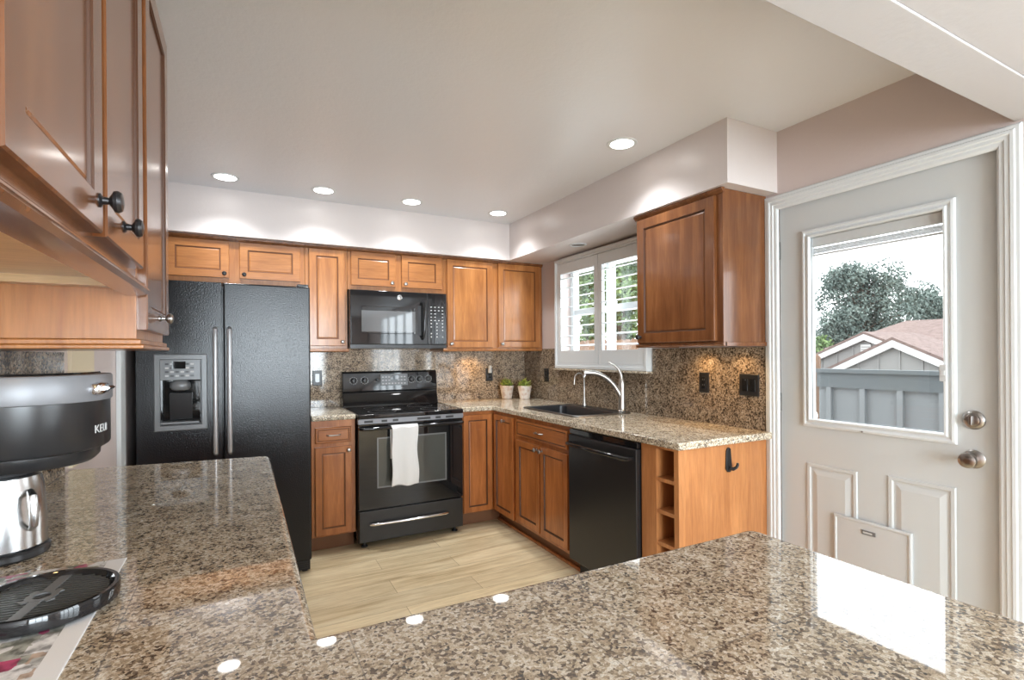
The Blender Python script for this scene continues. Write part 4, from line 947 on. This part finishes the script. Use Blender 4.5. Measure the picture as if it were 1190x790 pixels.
# lid lever on the right side of the band
mb = MB(); mb.lathe([(0.001, -0.055), (0.010, -0.050), (0.013, -0.03), (0.013, 0.03), (0.010, 0.050), (0.001, 0.055)], Matrix.Translation((HW / 2 - 0.004, -0.045, z1h + 0.026)) @ Matrix.Rotation(PI / 2, 4, 'X') @ Matrix.Diagonal((1, 1.1, 0.8, 1)), 16)
mb.prism([(HW / 2 - 0.01, z1h + 0.020), (HW / 2 + 0.016, z1h + 0.024), (HW / 2 + 0.020, z1h + 0.028), (HW / 2 + 0.016, z1h + 0.031), (HW / 2 - 0.01, z1h + 0.032)], 'y', -0.080, -0.030); mb.build('lever', 'chrome', t, smooth=50)
# column (tank) behind, base with warming plate
mb = loft([rr(0.07, 0.24, 0.03, 0.0, cx=-0.118), rr(0.07, 0.24, 0.03, z0h - 0.009, cx=-0.118)])
mb.build('column', 'black_satin', t, smooth=40)
mb = MB(); mb.lathe([(0.0, 0.0), (0.075, 0.0), (0.078, 0.004), (0.078, 0.014), (0.074, 0.018), (0.0, 0.018)], Matrix.Translation((-0.040, 0.0, 0)), 36, cap=False); mb.build('warming_base', 'black_satin', t)
# lettering wrapped on the head
vs, fs = txt('KEURIG', 0.024, 0.0004)
R_ = HR; out = []
ang0 = math.radians(-22)   # start angle on the rounded corner
ccx, ccy = HW / 2 - HR, -(HD / 2 - HR)
for x, y, z in vs:
    a = ang0 + (x * 1.1) / R_; rad = R_ + 0.0006 + z
    out.append((ccx + rad * math.cos(a), ccy + rad * math.sin(a), 0.250 + y))
mb = MB(); mb.add(out, fs); mb.build('lettering', 'ext_white', hd, smooth=0)
# steel carafe on the warming plate
t = thing('coffee_carafe', 'brushed steel carafe under the coffee maker head', 'carafe', (KX - 0.040, KY, CT + 0.0190), 0)
mb = MB(); mb.lathe([(0.070, 0.0), (0.073, 0.004), (0.072, 0.07), (0.068, 0.125), (0.064, 0.146), (0.055, 0.149)], None, 40); mb.build('body', 'steel', t)
mb = MB(); mb.lathe([(0.054, 0.150), (0.056, 0.156), (0.050, 0.163), (0.02, 0.165)], None, 32); mb.build('lid', 'black_matte', t)
mb = MB(); mb.tube([(0.058, -0.040, 0.118), (0.068, -0.062, 0.110), (0.072, -0.070, 0.085), (0.070, -0.064, 0.055), (0.060, -0.046, 0.042)], [0.006, 0.008, 0.008, 0.007, 0.005], 10); mb.build('handle', 'steel', t)
# drip tray
t = thing('drip_tray', 'round black slotted drip tray lying on a magazine', 'tray', (-0.290, 1.085, CT + 0.0032), 0)
mb = MB(); mb.lathe([(0.0, 0.0), (0.094, 0.0), (0.101, 0.005), (0.102, 0.022), (0.100, 0.027), (0.094, 0.027), (0.088, 0.021), (0.086, 0.010), (0.0, 0.010)], None, 64, cap=False); mb.build('dish', 'black_gloss', t, smooth=40)
mb = MB()
for k in range(-9, 10):
    y = k * 0.0093; hw = math.sqrt(max(0, 0.0865 ** 2 - y * y)); g = 0.0
    mb.box((-hw, y - 0.0024, 0.0150), (hw, y + 0.0024, 0.0205))
g_ = mb.build('grille', 'grille_grey', t, smooth=0); 
mb = MB(); mb.box((-0.008, -0.083, 0.0206), (0.008, -0.018, 0.0222)); mb.box((-0.008, 0.018, 0.0206), (0.008, 0.083, 0.0222))
mb.lathe([(0.012, 0.0206), (0.012, 0.0226), (0.021, 0.0226), (0.021, 0.0206)], None, 30, cap=False)
for a in range(4): mb.box((0.018, -0.006, 0.0206), (0.028, 0.006, 0.0222), 0, Matrix.Rotation(a * PI / 2 + PI / 4, 4, 'Z'))
br_ = mb.build('spine', 'grey_plastic', t, smooth=0); br_.rotation_euler = (0, 0, math.radians(-8)); g_.rotation_euler = (0, 0, math.radians(-8))
mb = MB(); mb.box((-0.095, -0.30, 0), (0.115, 0.185, 0.0022)); mb.box((-0.093, -0.299, 0.0022), (0.114, 0.184, 0.0026)); o = mb.build('magazine', 'paper', None, smooth=0); o.location = (-0.3265, 1.10, CT + 0.0003); o.rotation_euler = (0, 0, 0.0)
tag(o, 'colourful printed magazine page under the round drip tray', 'magazine')

# ------------------------------------------------------------------ outdoors
GZ = -0.45
mb = MB(); mb.box((WX + 0.16, -30, GZ - 0.2), (80, 60, GZ)); struct(mb.build('ground', 'concrete', smooth=0))
# grey fence
FXP = 5.0
t = thing('garden_fence', 'blue grey board and batten fence outside the entry door', 'fence', (FXP, 0, GZ), 0)
fy0, fy1 = -3.0, 3.035; ftop = 1.19 - GZ
mb = MB(); mb.box((0.0, fy0, 0.0), (0.02, fy1, ftop - 0.03)); mb.build('boards', 'fence', t, smooth=0)
mb = MB(); mb.box((-0.035, fy0, ftop - 0.175), (0.0, fy1, ftop - 0.035)); mb.build('top_rail', 'fence_dk', t, smooth=0)
mb = MB(); mb.box((-0.06, fy0, ftop - 0.035), (0.05, fy1, ftop)); mb.build('cap', 'fence_dk', t, smooth=0)
k = 0; y = 2.925
while y > fy0:
    mb = MB(); mb.box((-0.035, y - 0.022, 0.0), (-0.0005, y + 0.022, ftop - 0.176)); mb.build('batten', 'fence', t, smooth=0); y -= 0.30
t = thing('wooden_fence', 'weathered brown board fence seen through the shutters', 'fence', (FXP + 0.05, 3.06, GZ), 0)
k = 0; y = 0.0
while y < 8.0:
    mb = MB(); h = (1.78 if y < 1.2 else 2.02) + 0.01 * math.sin(y * 40); mb.prism([(y, 0), (y + 0.132, 0), (y + 0.132, h - 0.03), (y + 0.10, h), (y + 0.03, h), (y, h - 0.03)], 'x', 0, 0.02); mb.build('board', 'fence_brown', t, smooth=0); y += 0.14
mb = MB(); mb.box((0.021, 0, 0.4), (0.06, 8.1, 0.48)); mb.box((0.021, 0, 1.4), (0.06, 8.1, 1.48)); mb.build('rail', 'fence_brown', t, smooth=0)
t = thing('globe_lamp', 'white round globe lamp outside by the door window edge', 'lamp', (4.4, 2.745, GZ), 0)
mb = MB(); mb.cyl((0, 0, 0), (0, 0, 1.19), 0.018, 12); mb.build('post', 'fence_dk', t)
mb = MB(); mb.lathe([(0.055 * math.sin(PI * i / 14) + 0.0005, 1.245 - 0.055 * math.cos(PI * i / 14)) for i in range(15)], None, 24); mb.build('globe', 'ext_white', t)
# neighbouring houses: gable walls with white fascia, shingle roof
def gable(x, yc, zpk, half, slope, depth, label, vent=False):
    t = thing('house', label, 'house', (x, yc, GZ), 0)
    hz = zpk - GZ; ez = hz - half * slope
    mb = MB(); mb.prism([(-half + 0.15, 0), (half - 0.15, 0), (half - 0.15, ez + 0.15 * slope - 0.02), (0, hz - 0.04), (-half + 0.15, ez + 0.15 * slope - 0.02)], 'x', 0.0, depth); mb.build('wall', 'siding', t, smooth=0)
    y = -half + 0.3
    mbt = MB()
    while y < half - 0.2:
        mbt.box((-0.025, y, 0), (0, y + 0.03, hz - abs(y) * slope - 0.12)); y += 0.40
    mbt.build('battens', 'siding', t, smooth=0)
    for sgn in (-1, 1):
        a = [(0, hz), (sgn * half, ez), (sgn * half, ez - 0.13), (0, hz - 0.15)]
        mb = MB(); mb.prism(a, 'x', -0.12, -0.03); mb.build('fascia', 'ext_white', t, smooth=0)
        b = [(0, hz + 0.001), (sgn * (half + 0.03), ez - 0.0), (sgn * (half + 0.03), ez + 0.05), (0, hz + 0.06)]
        mb = MB(); mb.prism(b, 'x', -0.13, depth + 0.2); mb.build('roof', 'rub_brown', t, smooth=0)
    if vent:
        mb = MB(); mb.box((-0.03, -0.12, hz - 0.62), (-0.001, 0.12, hz - 0.27))
        for k in range(5): mb.box((-0.04, -0.10, hz - 0.59 + k * 0.062), (-0.03, 0.10, hz - 0.57 + k * 0.062), 1)
        mb.build('gable_vent', ['ext_white', 'siding'], t, smooth=0)
    return t
gable(12.0, 5.69, 1.59, 3.2, 0.50, 1.4, 'grey house with the nearer low white trimmed gable')
gable(14.0, 7.29, 1.80, 3.6, 0.45, 2.3, 'grey house behind with a small gable vent', True)
t = thing('house', 'farthest house showing a red brown shingle roof slope', 'house', (17.3, 4.6, GZ), 0)
mb = MB(); mb.box((0.2, -5.5, 0), (3.2, 4.3, 1.92)); mb.build('wall', 'siding', t, smooth=0)
mb = MB(); mb.add([(-0.3, -6.0, 1.9), (-0.3, 5.6, 1.9), (1.9, -6.0, 2.80), (1.9, 4.2, 2.80), (3.6, -6, 1.95), (3.6, 5.0, 1.95)], [(0, 1, 3, 2), (2, 3, 5, 4), (0, 2, 4), (1, 5, 3), (0, 4, 5, 1)]); mb.build('roof', 'rub_brown', t, smooth=0)
# trees
def tree(x, y, top, rad, label, seed, crown_z, m, name='tree', n=2600, size=0.16, group=None, squash=1.0, blobs=16):
    rd = random.Random(seed)
    t = thing(name, label, 'tree', (x, y, GZ), 0, group)
    H_ = top - GZ; cz = crown_z - GZ
    mb = MB(); mb.tube([(0, 0, -0.05), (0.04, 0.03, H_ * 0.4), (0, -0.03, H_ * 0.85)], [rad * 0.10, rad * 0.075, rad * 0.025], 9)
    cs = []
    for k in range(blobs):
        a = rd.random() * 2 * PI; hh = rd.random(); rr_ = rad * (0.75 - 0.35 * hh) * math.sqrt(rd.random())
        c = Vector((rr_ * math.cos(a), rr_ * math.sin(a), cz + (H_ - cz - rad * 0.25) * hh)); cs.append((c, rad * rd.uniform(0.24, 0.40)))
        mb.tube([(0, 0, c.z * 0.8), tuple(c * 0.6 + Vector((0, 0, c.z * 0.36))), tuple(c)], [rad * 0.03, rad * 0.02, rad * 0.01], 5)
    mb.build('trunk', 'bark', t)
    mb = MB(); vs = []; fs = []
    for k in range(n):
        c, r = cs[k % len(cs)]
        d = Vector((rd.gauss(0, 1), rd.gauss(0, 1), rd.gauss(0, 1) * 0.75)).normalized() * r * (0.55 + 0.55 * rd.random()); d.z *= squash
        p = c + d; q = Vector((rd.gauss(0, 1), rd.gauss(0, 1), rd.gauss(0, 1))).normalized(); u = q.orthogonal().normalized() * size * rd.uniform(0.5, 1.1); v_ = q.cross(u).normalized() * size * rd.uniform(0.25, 0.6)
        i = len(vs); vs += [tuple(p - u), tuple(p + v_), tuple(p + u), tuple(p - v_)]; fs.append((i, i + 1, i + 2, i + 3))
    mb.add(vs, fs); mb.build('foliage', m, t, smooth=0)
tree(22.9, 12.1, 5.2, 2.25, 'large dark pine rising behind the gabled roofs', 4, 1.5, 'needle', 'pine_tree', 24000, 0.085, squash=0.8, blobs=34)
tree(27.6, 11.7, 4.5, 1.9, 'greener round tree right of the pine', 8, 2.0, 'needle', 'tree', 8000, 0.09, blobs=18)
tree(18.3, 11.0, 2.1, 0.95, 'low leafy tree at the left foot of the pine', 9, 0.5, 'tree_leaf', 'tree', 3500, 0.10, blobs=14)
tree(11.0, 15.2, 5.0, 1.3, 'green tree filling the left shutter view', 11, 0.8, 'tree_leaf', 'tree', 6000, 0.10, 'garden trees behind the brown fence')
tree(8.6, 10.3, 4.4, 1.3, 'green tree filling the right shutter view', 12, 0.9, 'tree_leaf', 'tree', 7000, 0.09, 'garden trees behind the brown fence')
